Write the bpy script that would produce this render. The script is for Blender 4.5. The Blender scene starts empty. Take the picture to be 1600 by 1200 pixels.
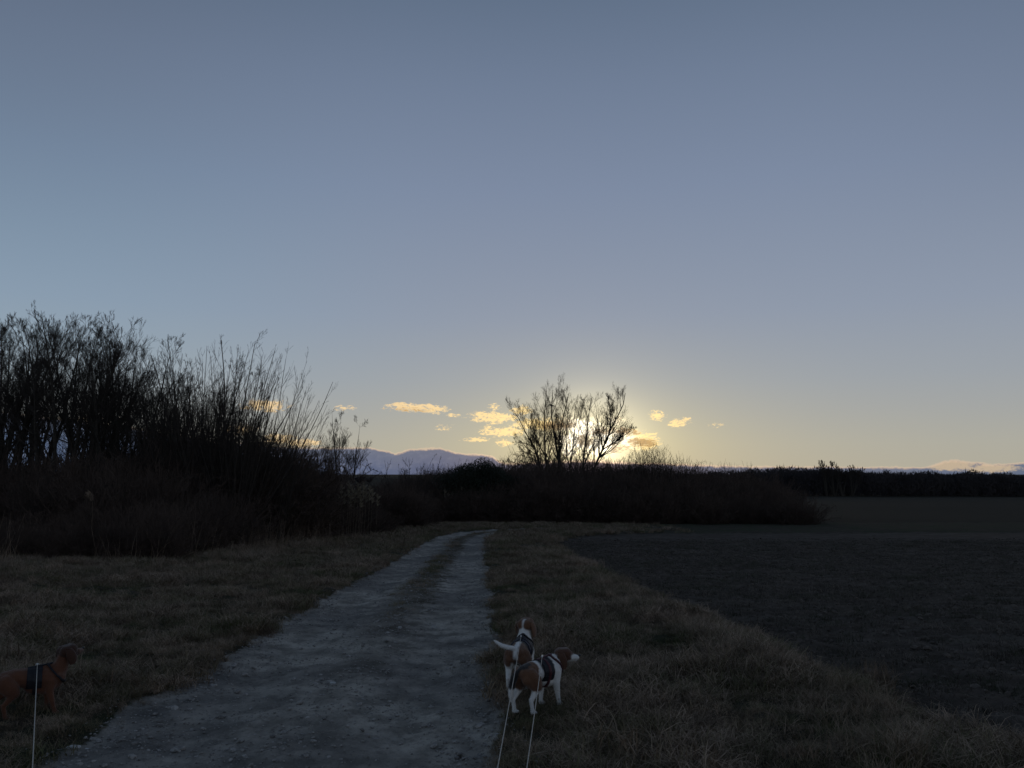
import bpy, bmesh, math, random
import numpy as np
from mathutils import Vector, Matrix, Euler

random.seed(7)
RNG = np.random.default_rng(7)
SC = bpy.context.scene
COL = SC.collection

# ------------------------------------------------------------------ camera
EYE = 1.7
F = 1232.0                      # focal length in pixels of the 1600 px wide photograph
PITCH = math.radians(6.25)
cam_d = bpy.data.cameras.new('camera')
cam_d.sensor_width = 36.0
cam_d.lens = 36.0 * F / 1600.0
cam_d.clip_start = 0.05
cam_d.clip_end = 20000
cam = bpy.data.objects.new('camera', cam_d)
cam.location = (0, 0, EYE)
cam.rotation_euler = (math.pi / 2 + PITCH, 0, 0)
COL.objects.link(cam)
SC.camera = cam
SC.view_settings.view_transform = 'Standard'
SC.view_settings.look = 'None'
SC.view_settings.exposure = 0.0
SC.view_settings.gamma = 1.0
SC.view_settings.use_curve_mapping = False
SC.cycles.use_denoising = True
SC.cycles.max_bounces = 4
SC.cycles.sample_clamp_indirect = 3.0


def ray(px, py):
    xc = (px - 800) / F
    zc = (600 - py) / F
    c, s = math.cos(PITCH), math.sin(PITCH)
    return (xc, c - zc * s, s + zc * c)


def at(px, py, D):
    """the point of the place seen at pixel (px, py) that lies D metres ahead"""
    d = ray(px, py)
    k = D / d[1]
    return Vector((d[0] * k, D, EYE + d[2] * k))


def azel(px, py):
    d = ray(px, py)
    return (math.degrees(math.atan2(d[0], d[1])), math.degrees(math.atan2(d[2], math.hypot(d[0], d[1]))))


def lin(r, g, b):
    f = lambda c: (c / 255 / 12.92) if c / 255 <= 0.04045 else ((c / 255 + 0.055) / 1.055) ** 2.4
    return (f(r), f(g), f(b), 1.0)


# ------------------------------------------------------------------ node helper
class NT:
    def __init__(self, tree):
        self.t = tree
        self.n = tree.nodes
        self.l = tree.links

    def node(self, typ, **kw):
        nd = self.n.new(typ)
        for k, v in kw.items():
            setattr(nd, k, v)
        return nd

    def put(self, sock, v):
        if isinstance(v, bpy.types.NodeSocket):
            self.l.new(v, sock)
        else:
            sock.default_value = v

    def m(self, op, a, b=0.0, c=None, clamp=False):
        nd = self.node('ShaderNodeMath', operation=op, use_clamp=clamp)
        self.put(nd.inputs[0], a)
        self.put(nd.inputs[1], b)
        if c is not None:
            self.put(nd.inputs[2], c)
        return nd.outputs[0]

    def sstep(self, v, lo, hi, a=0.0, b=1.0):
        nd = self.node('ShaderNodeMapRange', interpolation_type='SMOOTHSTEP')
        self.put(nd.inputs[0], v)
        self.put(nd.inputs[1], lo)
        self.put(nd.inputs[2], hi)
        self.put(nd.inputs[3], a)
        self.put(nd.inputs[4], b)
        return nd.outputs[0]

    def mix(self, f, a, b, blend='MIX'):
        nd = self.node('ShaderNodeMix', data_type='RGBA', blend_type=blend)
        nd.clamp_factor = True
        self.put(nd.inputs[0], f)
        self.put(nd.inputs[6], a)
        self.put(nd.inputs[7], b)
        return nd.outputs[2]

    def noise(self, vec, scale, detail=4.0, rough=0.55, dist=0.0, dim='3D'):
        nd = self.node('ShaderNodeTexNoise', noise_dimensions=dim)
        if vec is not None:
            self.put(nd.inputs['Vector'], vec)
        nd.inputs['Scale'].default_value = scale
        nd.inputs['Detail'].default_value = detail
        nd.inputs['Roughness'].default_value = rough
        nd.inputs['Distortion'].default_value = dist
        return nd.outputs['Fac']

    def xyz(self, x, y, z):
        nd = self.node('ShaderNodeCombineXYZ')
        self.put(nd.inputs[0], x)
        self.put(nd.inputs[1], y)
        self.put(nd.inputs[2], z)
        return nd.outputs[0]

    def ramp(self, f, stops):
        nd = self.node('ShaderNodeValToRGB')
        cr = nd.color_ramp
        while len(cr.elements) > 1:
            cr.elements.remove(cr.elements[-1])
        cr.elements[0].position = stops[0][0]
        cr.elements[0].color = stops[0][1]
        for p, c in stops[1:]:
            e = cr.elements.new(p)
            e.color = c
        self.put(nd.inputs[0], f)
        return nd.outputs[0]


# ------------------------------------------------------------------ sky
SUN_AZ, SUN_EL = azel(925, 692)
W = bpy.data.worlds.new('World')
SC.world = W
W.use_nodes = True
W.cycles.sampling_method = 'MANUAL'
W.cycles.sample_map_resolution = 1024


def build_world():
    t = NT(W.node_tree)
    t.n.clear()
    out = t.node('ShaderNodeOutputWorld')
    tc = t.node('ShaderNodeTexCoord')
    nrm = t.node('ShaderNodeVectorMath', operation='NORMALIZE')
    t.l.new(tc.outputs['Generated'], nrm.inputs[0])
    sp = t.node('ShaderNodeSeparateXYZ')
    t.l.new(nrm.outputs[0], sp.inputs[0])
    x, y, z = sp.outputs
    az = t.m('MULTIPLY', t.m('ARCTAN2', x, y), 180 / math.pi)
    el = t.m('MULTIPLY', t.m('ARCSINE', z), 180 / math.pi)
    elc = t.m('MAXIMUM', el, 0.0)
    # clear evening sky, by height above the horizon
    base = t.ramp(t.m('DIVIDE', elc, 90.0), [
        (0.0, lin(175, 171, 156)), (0.02, lin(172, 171, 161)), (0.045, lin(163, 166, 166)), (0.07, lin(155, 162, 170)),
        (0.122, lin(143, 154, 172)), (0.222, lin(126, 140, 164)), (0.30, lin(112, 127, 151)),
        (0.36, lin(98, 114, 137)), (0.60, lin(80, 97, 118)), (1.0, lin(70, 87, 108))])
    # physical sky, a share of the whole
    sky = t.node('ShaderNodeTexSky', sky_type='NISHITA')
    sky.sun_disc = False
    sky.sun_elevation = math.radians(SUN_EL)
    sky.sun_rotation = math.radians(SUN_AZ)
    sky.altitude = 200
    # glow of the low sun: wide along the horizon, tight about the disc
    dA = t.m('SUBTRACT', az, SUN_AZ)
    dE = t.m('SUBTRACT', el, SUN_EL)
    dA2 = t.m('MULTIPLY', dA, dA)
    dE2 = t.m('MULTIPLY', dE, dE)
    d_w = t.m('SQRT', t.m('ADD', t.m('MULTIPLY', dA2, 0.13), t.m('MULTIPLY', dE2, 0.85)))
    d_m = t.m('SQRT', t.m('ADD', t.m('MULTIPLY', dA2, 0.55), t.m('MULTIPLY', dE2, 0.75)))
    d_t = t.m('SQRT', t.m('ADD', dA2, t.m('MULTIPLY', dE2, 1.3)))
    g_w = t.m('EXPONENT', t.m('MULTIPLY', d_w, -0.42))
    g_m = t.m('EXPONENT', t.m('MULTIPLY', d_m, -0.55))
    g_t = t.m('EXPONENT', t.m('MULTIPLY', d_t, -0.78))
    col = base

    def add(c, f, rgb):
        nd = t.node('ShaderNodeVectorMath', operation='MULTIPLY_ADD')
        v = t.xyz(f, f, f)
        t.l.new(v, nd.inputs[0])
        nd.inputs[1].default_value = rgb
        t.put(nd.inputs[2], c)
        return nd.outputs[0]
    col = add(col, g_w, (0.33, 0.25, -0.01))
    col = add(col, g_m, (0.42, 0.34, 0.14))
    col = add(col, g_t, (2.6, 2.3, 1.6))
    # clearer, cooler sky low on the left
    lf = t.m('MULTIPLY', t.sstep(az, 0.0, -34.0), t.m('MULTIPLY', t.sstep(el, 1.0, 9.0), t.sstep(el, 30.0, 12.0)))
    col = add(col, lf, (-0.015, 0.02, 0.03))
    # lens vignette put into the sky colour as darkening sideways from the sun
    dim = t.m('SUBTRACT', 1.0, t.m('MULTIPLY', t.m('MULTIPLY', t.sstep(t.m('ABSOLUTE', dA), 12.0, 48.0), t.sstep(el, 8.0, 24.0)), 0.19))
    col = t.mix(1.0, col, t.xyz(dim, dim, dim), 'MULTIPLY')
    near_sun = t.m('EXPONENT', t.m('MULTIPLY', d_t, -0.30))
    # ---- small clouds lit from behind
    px2deg = 180 / math.pi / F
    vec = t.xyz(az, t.m('MULTIPLY', el, 2.1), 0.0)
    n1 = t.noise(vec, 1.15, 6, 0.62)
    n2 = t.noise(vec, 3.2, 6, 0.68, .4)
    nz = t.m('ADD', t.m('MULTIPLY', t.m('SUBTRACT', n1, 0.5), 2.4), t.m('MULTIPLY', t.m('SUBTRACT', n2, 0.5), 4.2))

    def blobs(lst):
        acc = None
        for bx, by, rx, ry, w in lst:
            a, e = azel(bx, by)
            ca = t.m('MULTIPLY', t.m('SUBTRACT', az, a), 1 / (rx * px2deg * 1.2))
            ce = t.m('MULTIPLY', t.m('SUBTRACT', el, e), 1 / (ry * px2deg * 1.2))
            d = t.m('ADD', t.m('MULTIPLY', ca, ca), t.m('MULTIPLY', ce, ce))
            v = t.m('MULTIPLY', t.m('SUBTRACT', 1.0, d), w)
            v = t.m('MAXIMUM', v, -3.0)
            acc = v if acc is None else t.m('MAXIMUM', acc, v)
        return acc
    cl = blobs([(650, 637, 42, 6, 1), (678, 640, 18, 6, 1), (628, 633, 18, 4, .9), (710, 649, 10, 3, .8),
                (772, 653, 36, 8, 1), (752, 648, 18, 5, .9), (815, 641, 15, 6, 1), (771, 636, 8, 5, .6),
                (788, 675, 34, 7, 1), (762, 669, 8, 5, .7), (745, 687, 20, 3.5, .8), (787, 692, 13, 5, .8),
                (845, 663, 40, 9, 1), (885, 665, 46, 11, 1), (925, 676, 40, 10, 1), (965, 676, 36, 8, 1),
                (905, 690, 36, 14, 1), (940, 692, 40, 15, 1), (1000, 690, 30, 12, 1.2), (888, 705, 18, 8, .8),
                (1027, 650, 11, 7, .9), (1058, 661, 13, 6, .9), (1070, 657, 9, 4, .6), (962, 657, 12, 6, .7), (1120, 664, 8, 3, .3),
                (541, 637, 12, 4, .35), (695, 668, 10, 4, .35), (415, 634, 30, 8, 1), (435, 686, 22, 8, 1),
                (470, 692, 26, 6, 1), (375, 672, 22, 7, .7), (150, 655, 30, 6, .6)])
    fld = t.m('ADD', cl, nz)
    mask = t.sstep(fld, 0.0, 0.9)
    core = blobs([(872, 664, 28, 8, 1), (915, 688, 13, 10, 1.1), (1001, 691, 22, 7, 1.2), (950, 673, 34, 6, 1),
                  (966, 700, 16, 8, 0.9), (640, 640, 30, 3, .25), (980, 676, 20, 5, .8)])
    cmask = t.m('MULTIPLY', t.sstep(t.m('ADD', core, t.m('MULTIPLY', nz, 0.9)), 0.0, 0.9), 0.85)
    ns = t.m('EXPONENT', t.m('MULTIPLY', d_t, -0.16))
    ccol = t.mix(t.m('MULTIPLY', ns, 1.5), lin(240, 208, 160), (1.45, 1.08, 0.45, 1))
    ccol = t.mix(t.sstep(d_t, 3.8, 1.3), ccol, (3.2, 2.9, 2.3, 1))
    ccol = t.mix(cmask, ccol, t.mix(t.sstep(n2, .35, .65), lin(150, 118, 88), lin(190, 150, 95)))
    tex = t.m('ADD', 0.90, t.m('MULTIPLY', n2, 0.22))
    ccol = t.mix(1.0, ccol, t.xyz(tex, tex, tex), 'MULTIPLY')
    col = t.mix(t.m('MULTIPLY', mask, 0.92), col, ccol)
    # ---- the cloud bank along the horizon, its top edge lit
    prof = [(-60, 640), (-20, 640), (90, 655), (200, 668), (330, 690), (420, 697), (480, 700), (575, 700), (606, 705), (614, 711),
            (640, 703), (686, 700), (702, 705), (722, 710), (768, 712), (776, 720), (790, 725), (860, 722), (930, 720), (960, 723),
            (1010, 724), (1060, 726), (1150, 729), (1300, 730), (1440, 731), (1458, 727), (1482, 720), (1520, 723), (1560, 727), (1600, 723), (1680, 725)]
    fc = t.node('ShaderNodeFloatCurve')
    cv = fc.mapping.curves[0]
    pts = []
    for px, py in prof:
        a, e = azel(px, py)
        pts.append(((a + 60) / 120, e / 8))
    cv.points[0].location = (0, 0.3)
    cv.points[1].location = (1, 0.12)
    for p in pts:
        cv.points.new(*p)
    for p in cv.points:
        p.handle_type = 'VECTOR'
    fc.mapping.update()
    t.put(fc.inputs['Value'], t.m('DIVIDE', t.m('ADD', az, 60.0), 120.0, clamp=True))
    top = t.m('MULTIPLY', fc.outputs[0], 8.0)
    n3 = t.noise(t.xyz(az, t.m('MULTIPLY', el, 1.5), 3.3), 1.6, 6, 0.6)
    n4 = t.noise(t.xyz(az, el, 9.1), 5.0, 4, 0.6)
    top = t.m('ADD', top, t.m('ADD', t.m('MULTIPLY', t.m('SUBTRACT', n3, 0.5), 0.30), t.m('MULTIPLY', t.m('SUBTRACT', n4, 0.5), 0.16)))
    dep = t.m('SUBTRACT', top, el)
    bmask = t.sstep(dep, -0.02, 0.05)
    bcol = t.mix(t.sstep(dep, 0.1, 1.6), lin(102, 113, 134), lin(84, 101, 130))
    bcol = t.mix(t.m('MULTIPLY', t.sstep(n3, 0.42, 0.7), 0.35), bcol, lin(124, 132, 150))
    bcol = t.mix(t.m('MULTIPLY', near_sun, 0.8), bcol, lin(104, 88, 90))
    rim = t.m('MULTIPLY', t.sstep(dep, -0.11, -0.01), t.sstep(dep, 0.14, 0.02))
    rim = t.m('MULTIPLY', rim, t.m('ADD', 0.45, t.m('MULTIPLY', near_sun, 0.9)), clamp=True)
    rimc = t.mix(t.m('MULTIPLY', near_sun, 1.1), lin(225, 195, 165), (2.2, 1.6, 1.1, 1))
    # sunlit heap at the far right of the bank
    heap = blobs([(1485, 727, 30, 8, 1.2), (1545, 732, 34, 6, 1)])
    hm = t.m('MULTIPLY', t.sstep(t.m('ADD', heap, t.m('MULTIPLY', nz, .6)), 0.0, 0.9), 0.8)
    bcol = t.mix(hm, bcol, lin(208, 186, 154))
    col = t.mix(bmask, col, bcol)
    col = t.mix(rim, col, rimc)
    # below the horizon: dull ground colour
    col = t.mix(t.sstep(el, -0.3, -1.5), col, lin(60, 62, 66))
    bg = t.node('ShaderNodeBackground')
    t.put(bg.inputs[0], col)
    bg.inputs[1].default_value = 1.0
    bg2 = t.node('ShaderNodeBackground')
    t.put(bg2.inputs[0], sky.outputs[0])
    bg2.inputs[1].default_value = 0.05
    ad = t.node('ShaderNodeMixShader')
    ad.inputs[0].default_value = 0.03
    t.l.new(bg.outputs[0], ad.inputs[1])
    t.l.new(bg2.outputs[0], ad.inputs[2])
    t.l.new(ad.outputs[0], out.inputs[0])


build_world()
sun_d = bpy.data.lights.new('sun', 'SUN')
sun_d.energy = 0.10             # almost set, behind cloud
sun_d.angle = math.radians(8)
sun_d.color = (1.0, 0.72, 0.42)
sun = bpy.data.objects.new('sun', sun_d)
_a, _e = math.radians(SUN_AZ), math.radians(SUN_EL)
_to = Vector((math.sin(_a) * math.cos(_e), math.cos(_a) * math.cos(_e), math.sin(_e)))
sun.rotation_euler = (-_to).to_track_quat('-Z', 'Y').to_euler()
sun.location = (0, 0, 30)
COL.objects.link(sun)

# ------------------------------------------------------------------ object helpers


def mesh_np(name, verts, faces, mat=None, smooth=False):
    """verts (N,3); faces: list of int arrays (M,k)"""
    me = bpy.data.meshes.new(name)
    verts = np.asarray(verts, dtype=np.float32)
    me.vertices.add(len(verts))
    me.vertices.foreach_set('co', verts.ravel())
    faces = [np.asarray(f, dtype=np.int32) for f in faces if len(f)]
    tot = sum(f.size for f in faces)
    me.loops.add(tot)
    me.loops.foreach_set('vertex_index', np.concatenate([f.ravel() for f in faces]))
    starts, o = [], 0
    for f in faces:
        starts.append(o + np.arange(len(f)) * f.shape[1])
        o += f.size
    starts = np.concatenate(starts).astype(np.int32)
    me.polygons.add(len(starts))
    me.polygons.foreach_set('loop_start', starts)
    me.update(calc_edges=True)
    if smooth:
        me.polygons.foreach_set('use_smooth', np.ones(len(starts), dtype=bool))
    if mat:
        me.materials.append(mat)
    return me


def link(name, data, parent=None, loc=None):
    o = bpy.data.objects.new(name, data)
    COL.objects.link(o)
    if parent is not None:
        o.parent = parent
    if loc is not None:
        o.location = loc
    return o


def tag(o, label=None, cat=None, group=None, kind=None):
    if label:
        o['label'] = label
    if cat:
        o['category'] = cat
    if group:
        o['group'] = group
    if kind:
        o['kind'] = kind
    return o


def copy_tree(root):
    r = root.copy()
    COL.objects.link(r)
    for ch in list(root.children):
        c = ch.copy()
        COL.objects.link(c)
        c.parent = r
        for g in list(ch.children):
            d = g.copy()
            COL.objects.link(d)
            d.parent = c
    return r


# numpy gradient noise -------------------------------------------------
_P = np.random.default_rng(3).permutation(512)
_P = np.concatenate([_P, _P, _P])
_A = np.random.default_rng(4).uniform(0, 2 * np.pi, 512)
_GX, _GY = np.cos(_A), np.sin(_A)


def pnoise(x, y):
    xi, yi = np.floor(x).astype(int), np.floor(y).astype(int)
    xf, yf = x - xi, y - yi
    u, v = xf ** 3 * (xf * (xf * 6 - 15) + 10), yf ** 3 * (yf * (yf * 6 - 15) + 10)
    xi &= 511
    yi &= 511

    def g(ix, iy, dx, dy):
        h = _P[_P[ix & 511] + (iy & 511)]
        return _GX[h] * dx + _GY[h] * dy
    a = g(xi, yi, xf, yf)
    b = g(xi + 1, yi, xf - 1, yf)
    c = g(xi, yi + 1, xf, yf - 1)
    d = g(xi + 1, yi + 1, xf - 1, yf - 1)
    return (a * (1 - u) + b * u) * (1 - v) + (c * (1 - u) + d * u) * v


def fbm(x, y, s, oct=4, gain=0.5):
    r = 0
    a = 1.0
    f = 1.0 / s
    for k in range(oct):
        r = r + a * pnoise(x * f + 17.3 * k, y * f - 9.1 * k)
        a *= gain
        f *= 2.03
    return r


def smooth01(v, lo, hi):
    t = np.clip((v - lo) / (hi - lo), 0, 1)
    return t * t * (3 - 2 * t)


# ------------------------------------------------------------------ terrain
# the ground falls gently away from the walker into a shallow valley, then rises again
def zrow(row, D):
    d = ray(800, row)
    return EYE + d[2] * D / d[1]


_PD = np.array([-50, 0, 4.0, 5.5, 7.0, 10.5, 16.5, 25, 36, 45, 60, 120, 230, 400, 560, 700, 1500, 6000.])
_PZ = np.array([0.05, 0, 0, 0, -0.03, zrow(960, 10.5), zrow(903, 16.5), zrow(868, 25), zrow(843, 36), zrow(829.5, 45), zrow(818, 60),
                zrow(797, 120), zrow(783, 230), zrow(776, 400), zrow(760, 560), zrow(745, 700), zrow(743.5, 1500), zrow(741.5, 6000)])


def zprof(D):
    # smoothed linear profile
    D = np.asarray(D, float)
    w = 0.06 * np.abs(D) + 0.2
    return (np.interp(D - w, _PD, _PZ) + 2 * np.interp(D, _PD, _PZ) + np.interp(D + w, _PD, _PZ)) / 4


ROAD = np.array([(-1.36, -6), (-1.36, 3), (-1.38, 5), (-1.42, 8), (-1.52, 10.5), (-1.75, 16), (-2.05, 25), (-2.33, 33), (-2.3, 38),
                 (-1.7, 42.3), (-0.4, 45.6), (2.0, 48.0), (6, 49.8), (13, 51), (24, 52), (45, 52)])


def poly_dist(x, y, P):
    best = np.full(x.shape, 1e9)
    side = np.zeros(x.shape)
    for (x0, y0), (x1, y1) in zip(P[:-1], P[1:]):
        dx, dy = x1 - x0, y1 - y0
        L2 = dx * dx + dy * dy
        t = np.clip(((x - x0) * dx + (y - y0) * dy) / L2, 0, 1)
        ex, ey = x - (x0 + t * dx), y - (y0 + t * dy)
        d = np.hypot(ex, ey)
        s = (dx * (y - y0) - dy * (x - x0)) / math.sqrt(L2)      # + = left of travel
        m = d < best
        best = np.where(m, d, best)
        side = np.where(m, np.where(s > 0, -1.0, 1.0), side)
    return best, side


FB_Y = np.array([-20, 3.9, 4.6, 5.4, 6.6, 8.0, 9.2, 10.6, 13.5, 17, 25, 33, 38, 42, 44.5])
FB_X = np.array([3.0, 2.95, 2.95, 2.85, 2.75, 2.5, 2.35, 2.2, 2.12, 1.95, 1.65, 1.75, 2.6, 6.5, 60.0])


def masks(x, y):
    d, s = poly_dist(x, y, ROAD)
    wob = fbm(x, y, 0.9, 4) * 0.16 + fbm(x, y, 0.25, 2) * 0.05
    hw = np.where(y < 40, 1.24 + .08 * smooth01(-y, -7, -4.5), 1.15) - 1.6 * smooth01(x, 4, 11) * (y > 40)
    road = smooth01(-(d + wob - hw), -0.14, 0.10)
    xb = np.interp(y, FB_Y, FB_X)
    fw = fbm(x + 40, y, 1.3, 4) * 0.35
    field = smooth01(x - xb + fw, -0.15, 0.25) * (y < 60) * smooth01(d, 1.3, 1.9)
    return d * s, road, field, xb


def height(x, y, fine=True):
    sd, road, field, xb = masks(x, y)
    z = zprof(y)
    r = np.hypot(x, y)
    z = z + 0.7 * smooth01(r, 60, 160) * fbm(x, y, 90, 2)
    # left ground lifts a little toward the wood
    z = z + 0.25 * smooth01(-sd, 2.0, 9.0) * smooth01(60 - y, 0, 20)
    verge = (1 - road) * (1 - field)
    z = z + verge * (0.05 + 0.07 * fbm(x, y, 0.8, 3) + 0.07 * fbm(x + 5, y, 0.25, 3)) * (r < 80)
    # right verge is a low bank above the field
    bank = np.exp(-((x - xb + 0.7) / 0.55) ** 2) * (y < 44) * (y > -5)
    z = z + 0.06 * bank
    # ruts and crown of the track
    rut = np.exp(-((np.abs(sd) - 0.68) / 0.22) ** 2)
    z = z + road * (-0.025 * rut + 0.02 * np.exp(-(sd / 0.3) ** 2) + 0.018 * fbm(x, y, 0.5, 3) + 0.022 * fbm(x, y, 0.10, 4, .7))
    z = z + field * (-0.06 + 0.045 * fbm(x, y, 0.4, 4, 0.65) + 0.035 * np.abs(fbm(x + 9, y, 0.16, 3))) * smooth01(-r, -60, -30)
    return z


def hz(x, y):
    return float(height(np.array([float(x)]), np.array([float(y)]))[0])


# ------------------------------------------------------------------ materials
def mat_new(name):
    m = bpy.data.materials.new(name)
    m.use_nodes = True
    t = NT(m.node_tree)
    b = t.n['Principled BSDF']
    return m, t, b


def ground_material():
    m, t, b = mat_new('ground_surface')
    geo = t.node('ShaderNodeNewGeometry')
    P = geo.outputs['Position']
    ar = t.node('ShaderNodeAttribute', attribute_name='road').outputs['Fac']
    af = t.node('ShaderNodeAttribute', attribute_name='field').outputs['Fac']
    sdn = t.node('ShaderNodeAttribute', attribute_name='side').outputs['Fac']
    big = t.noise(P, 0.55, 5, 0.6)
    mid = t.noise(P, 3.0, 5, 0.62)
    fine = t.noise(P, 22.0, 5, 0.7)
    vf = t.noise(P, 90.0, 3, 0.6)
    # gravel and clay of the track
    g1 = t.mix(t.sstep(mid, 0.3, 0.7), (0.185, 0.172, 0.152, 1), (0.45, 0.415, 0.365, 1))
    g1 = t.mix(t.m('MULTIPLY', t.sstep(big, 0.42, 0.62), .55), g1, (0.085, 0.082, 0.085, 1))
    g1 = t.mix(t.m('MULTIPLY', t.sstep(fine, 0.5, 0.72), 0.5), g1, (0.07, 0.066, 0.064, 1))
    vor = t.node('ShaderNodeTexVoronoi', feature='F1')
    t.put(vor.inputs['Vector'], P)
    vor.inputs['Scale'].default_value = 34
    g1 = t.mix(t.m('MULTIPLY', t.sstep(vor.outputs['Distance'], 0.32, 0.12), 0.55), g1, t.mix(t.m('FRACT', t.m('MULTIPLY', vor.outputs['Color'], 3.7)), (0.12, 0.12, 0.12, 1), (0.30, 0.29, 0.28, 1)))
    # grassy, darker crown between the ruts; stronger further on
    sy = t.node('ShaderNodeSeparateXYZ')
    t.put(sy.inputs[0], P)
    cr = t.m('SUBTRACT', 1.0, t.sstep(t.m('ABSOLUTE', t.m('ADD', t.m('SUBTRACT', sdn, .08), t.m('MULTIPLY', t.m('SUBTRACT', mid, .5), .9))), 0.12, 0.46))
    cr = t.m('MULTIPLY', cr, t.m('ADD', t.m('MULTIPLY', t.sstep(sy.outputs[1], 5, 15), 0.8), t.m('MULTIPLY', t.sstep(big, 0.5, 0.65), 0.35)))
    g1 = t.mix(cr, g1, t.mix(mid, (0.05, 0.047, 0.03, 1), (0.085, 0.07, 0.055, 1)))
    # earth under the grass
    e1 = t.mix(t.sstep(mid, 0.35, 0.65), (0.030, 0.027, 0.020, 1), (0.055, 0.048, 0.036, 1))
    e1 = t.mix(t.sstep(big, 0.45, 0.6), e1, (0.030, 0.040, 0.020, 1))
    e1 = t.mix(t.m('MULTIPLY', fine, 0.5), e1, (0.075, 0.066, 0.052, 1))
    # ploughed soil with stubble and weeds
    mp = t.node('ShaderNodeMapping')
    t.put(mp.inputs[0], P)
    mp.inputs['Scale'].default_value = (0.35, 1.6, 1)
    st = t.noise(mp.outputs[0], 1.4, 6, 0.65)
    f1 = t.mix(t.sstep(mid, 0.3, 0.7), (0.050, 0.041, 0.035, 1), (0.100, 0.082, 0.070, 1))
    f1 = t.mix(t.m('MULTIPLY', t.sstep(st, 0.48, 0.66), 0.6), f1, (0.135, 0.118, 0.104, 1))
    f1 = t.mix(t.m('MULTIPLY', t.sstep(fine, 0.5, 0.7), 0.5), f1, (0.032, 0.042, 0.024, 1))
    far = t.sstep(sy.outputs[1], 56, 62)
    f1 = t.mix(t.m('MULTIPLY', far, .85), f1, t.mix(big, (0.026, 0.026, 0.018, 1), (0.034, 0.029, 0.022, 1)))
    c = t.mix(af, e1, f1)
    edge = t.sstep(t.m('ADD', ar, t.m('MULTIPLY', t.m('SUBTRACT', fine, .5), .8)), 0.35, 0.65)
    c = t.mix(edge, c, g1)
    t.put(b.inputs['Base Color'], c)
    b.inputs['Roughness'].default_value = 1.0
    b.inputs['Specular IOR Level'].default_value = 0.04
    h = t.m('ADD', t.m('MULTIPLY', fine, 0.7), t.m('MULTIPLY', vf, 0.3))
    bp = t.node('ShaderNodeBump')
    bp.inputs['Strength'].default_value = 0.9
    bp.inputs['Distance'].default_value = 0.03
    t.put(bp.inputs['Height'], h)
    t.l.new(bp.outputs[0], b.inputs['Normal'])
    return m


M_GROUND = ground_material()


def flat_mat(name, c1, c2, scale=20, rough=0.85, bump=0.0, spec=0.3, rnd=0.0, world=True):
    m, t, b = mat_new(name)
    if world:
        P = t.node('ShaderNodeNewGeometry').outputs['Position']
    else:
        P = t.node('ShaderNodeTexCoord').outputs['Object']
    n = t.noise(P, scale, 4, 0.6)
    f = t.sstep(n, 0.33, 0.67)
    if rnd:
        oi = t.node('ShaderNodeObjectInfo').outputs['Random']
        f = t.m('ADD', t.m('MULTIPLY', f, 1 - rnd), t.m('MULTIPLY', oi, rnd))
    t.put(b.inputs['Base Color'], t.mix(f, c1, c2))
    b.inputs['Roughness'].default_value = rough
    b.inputs['Specular IOR Level'].default_value = spec
    if bump:
        bp = t.node('ShaderNodeBump')
        bp.inputs['Strength'].default_value = 0.6
        bp.inputs['Distance'].default_value = bump
        t.put(bp.inputs['Height'], n)
        t.l.new(bp.outputs[0], b.inputs['Normal'])
    return m


M_BARK = flat_mat('bark', (0.032, 0.027, 0.022, 1), (0.070, 0.058, 0.046, 1), 14, 0.9, 0.01)
M_TWIG = flat_mat('twigs', (0.030, 0.024, 0.020, 1), (0.055, 0.043, 0.034, 1), 5, 0.9)
M_BUSH = flat_mat('bush_twigs', (0.042, 0.029, 0.023, 1), (0.115, 0.080, 0.062, 1), 1.2, 0.95, rnd=.5)
M_WOOD = flat_mat('far_wood', (0.030, 0.027, 0.030, 1), (0.060, 0.050, 0.048, 1), 0.08, 0.95)
M_STONE = flat_mat('stone', (0.09, 0.085, 0.08, 1), (0.38, 0.36, 0.34, 1), 30, 0.8, 0.004, rnd=.5)
M_PALE = flat_mat('pale_stone', (0.34, 0.34, 0.34, 1), (0.46, 0.46, 0.45, 1), 30, 0.8, 0.004)
M_REED = flat_mat('reed_straw', (0.20, 0.17, 0.12, 1), (0.32, 0.27, 0.20, 1), 12, 0.8)


def grass_mat(name, dry, green, bias):
    m, t, b = mat_new(name)
    P = t.node('ShaderNodeNewGeometry').outputs['Position']
    big = t.noise(P, 0.7, 4, 0.65)
    sm = t.noise(P, 7.0, 3, 0.6)
    oi = t.node('ShaderNodeObjectInfo').outputs['Random']
    f = t.m('ADD', t.m('MULTIPLY', t.m('SUBTRACT', big, .5), 3.2), t.m('ADD', t.m('MULTIPLY', t.m('SUBTRACT', oi, .5), .7), bias), clamp=True)
    lo = tuple(v * 0.32 for v in dry[:3]) + (1,)
    d = t.mix(t.sstep(t.m('ADD', sm, t.m('MULTIPLY', t.m('SUBTRACT', oi, .5), .35)), 0.32, 0.68), lo, dry)
    t.put(b.inputs['Base Color'], t.mix(f, d, green))
    b.inputs['Roughness'].default_value = 0.85
    b.inputs['Specular IOR Level'].default_value = 0.15
    return m


M_GRASS = grass_mat('grass_short', (0.37, 0.27, 0.19, 1), (0.080, 0.092, 0.038, 1), 0.38)
M_DRY = grass_mat('grass_dry', (0.40, 0.295, 0.215, 1), (0.20, 0.16, 0.11, 1), 0.1)
M_CROP = grass_mat('weeds_green', (0.085, 0.072, 0.056, 1), (0.04, 0.055, 0.028, 1), 0.3)
M_RESID = grass_mat('field_straw', (0.20, 0.165, 0.14, 1), (0.07, 0.065, 0.045, 1), 0.3)
M_CLOD = flat_mat('soil_clod', (0.050, 0.042, 0.036, 1), (0.125, 0.103, 0.088, 1), 9, 0.95, 0.004, rnd=.6)

# ------------------------------------------------------------------ ground mesh


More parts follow.
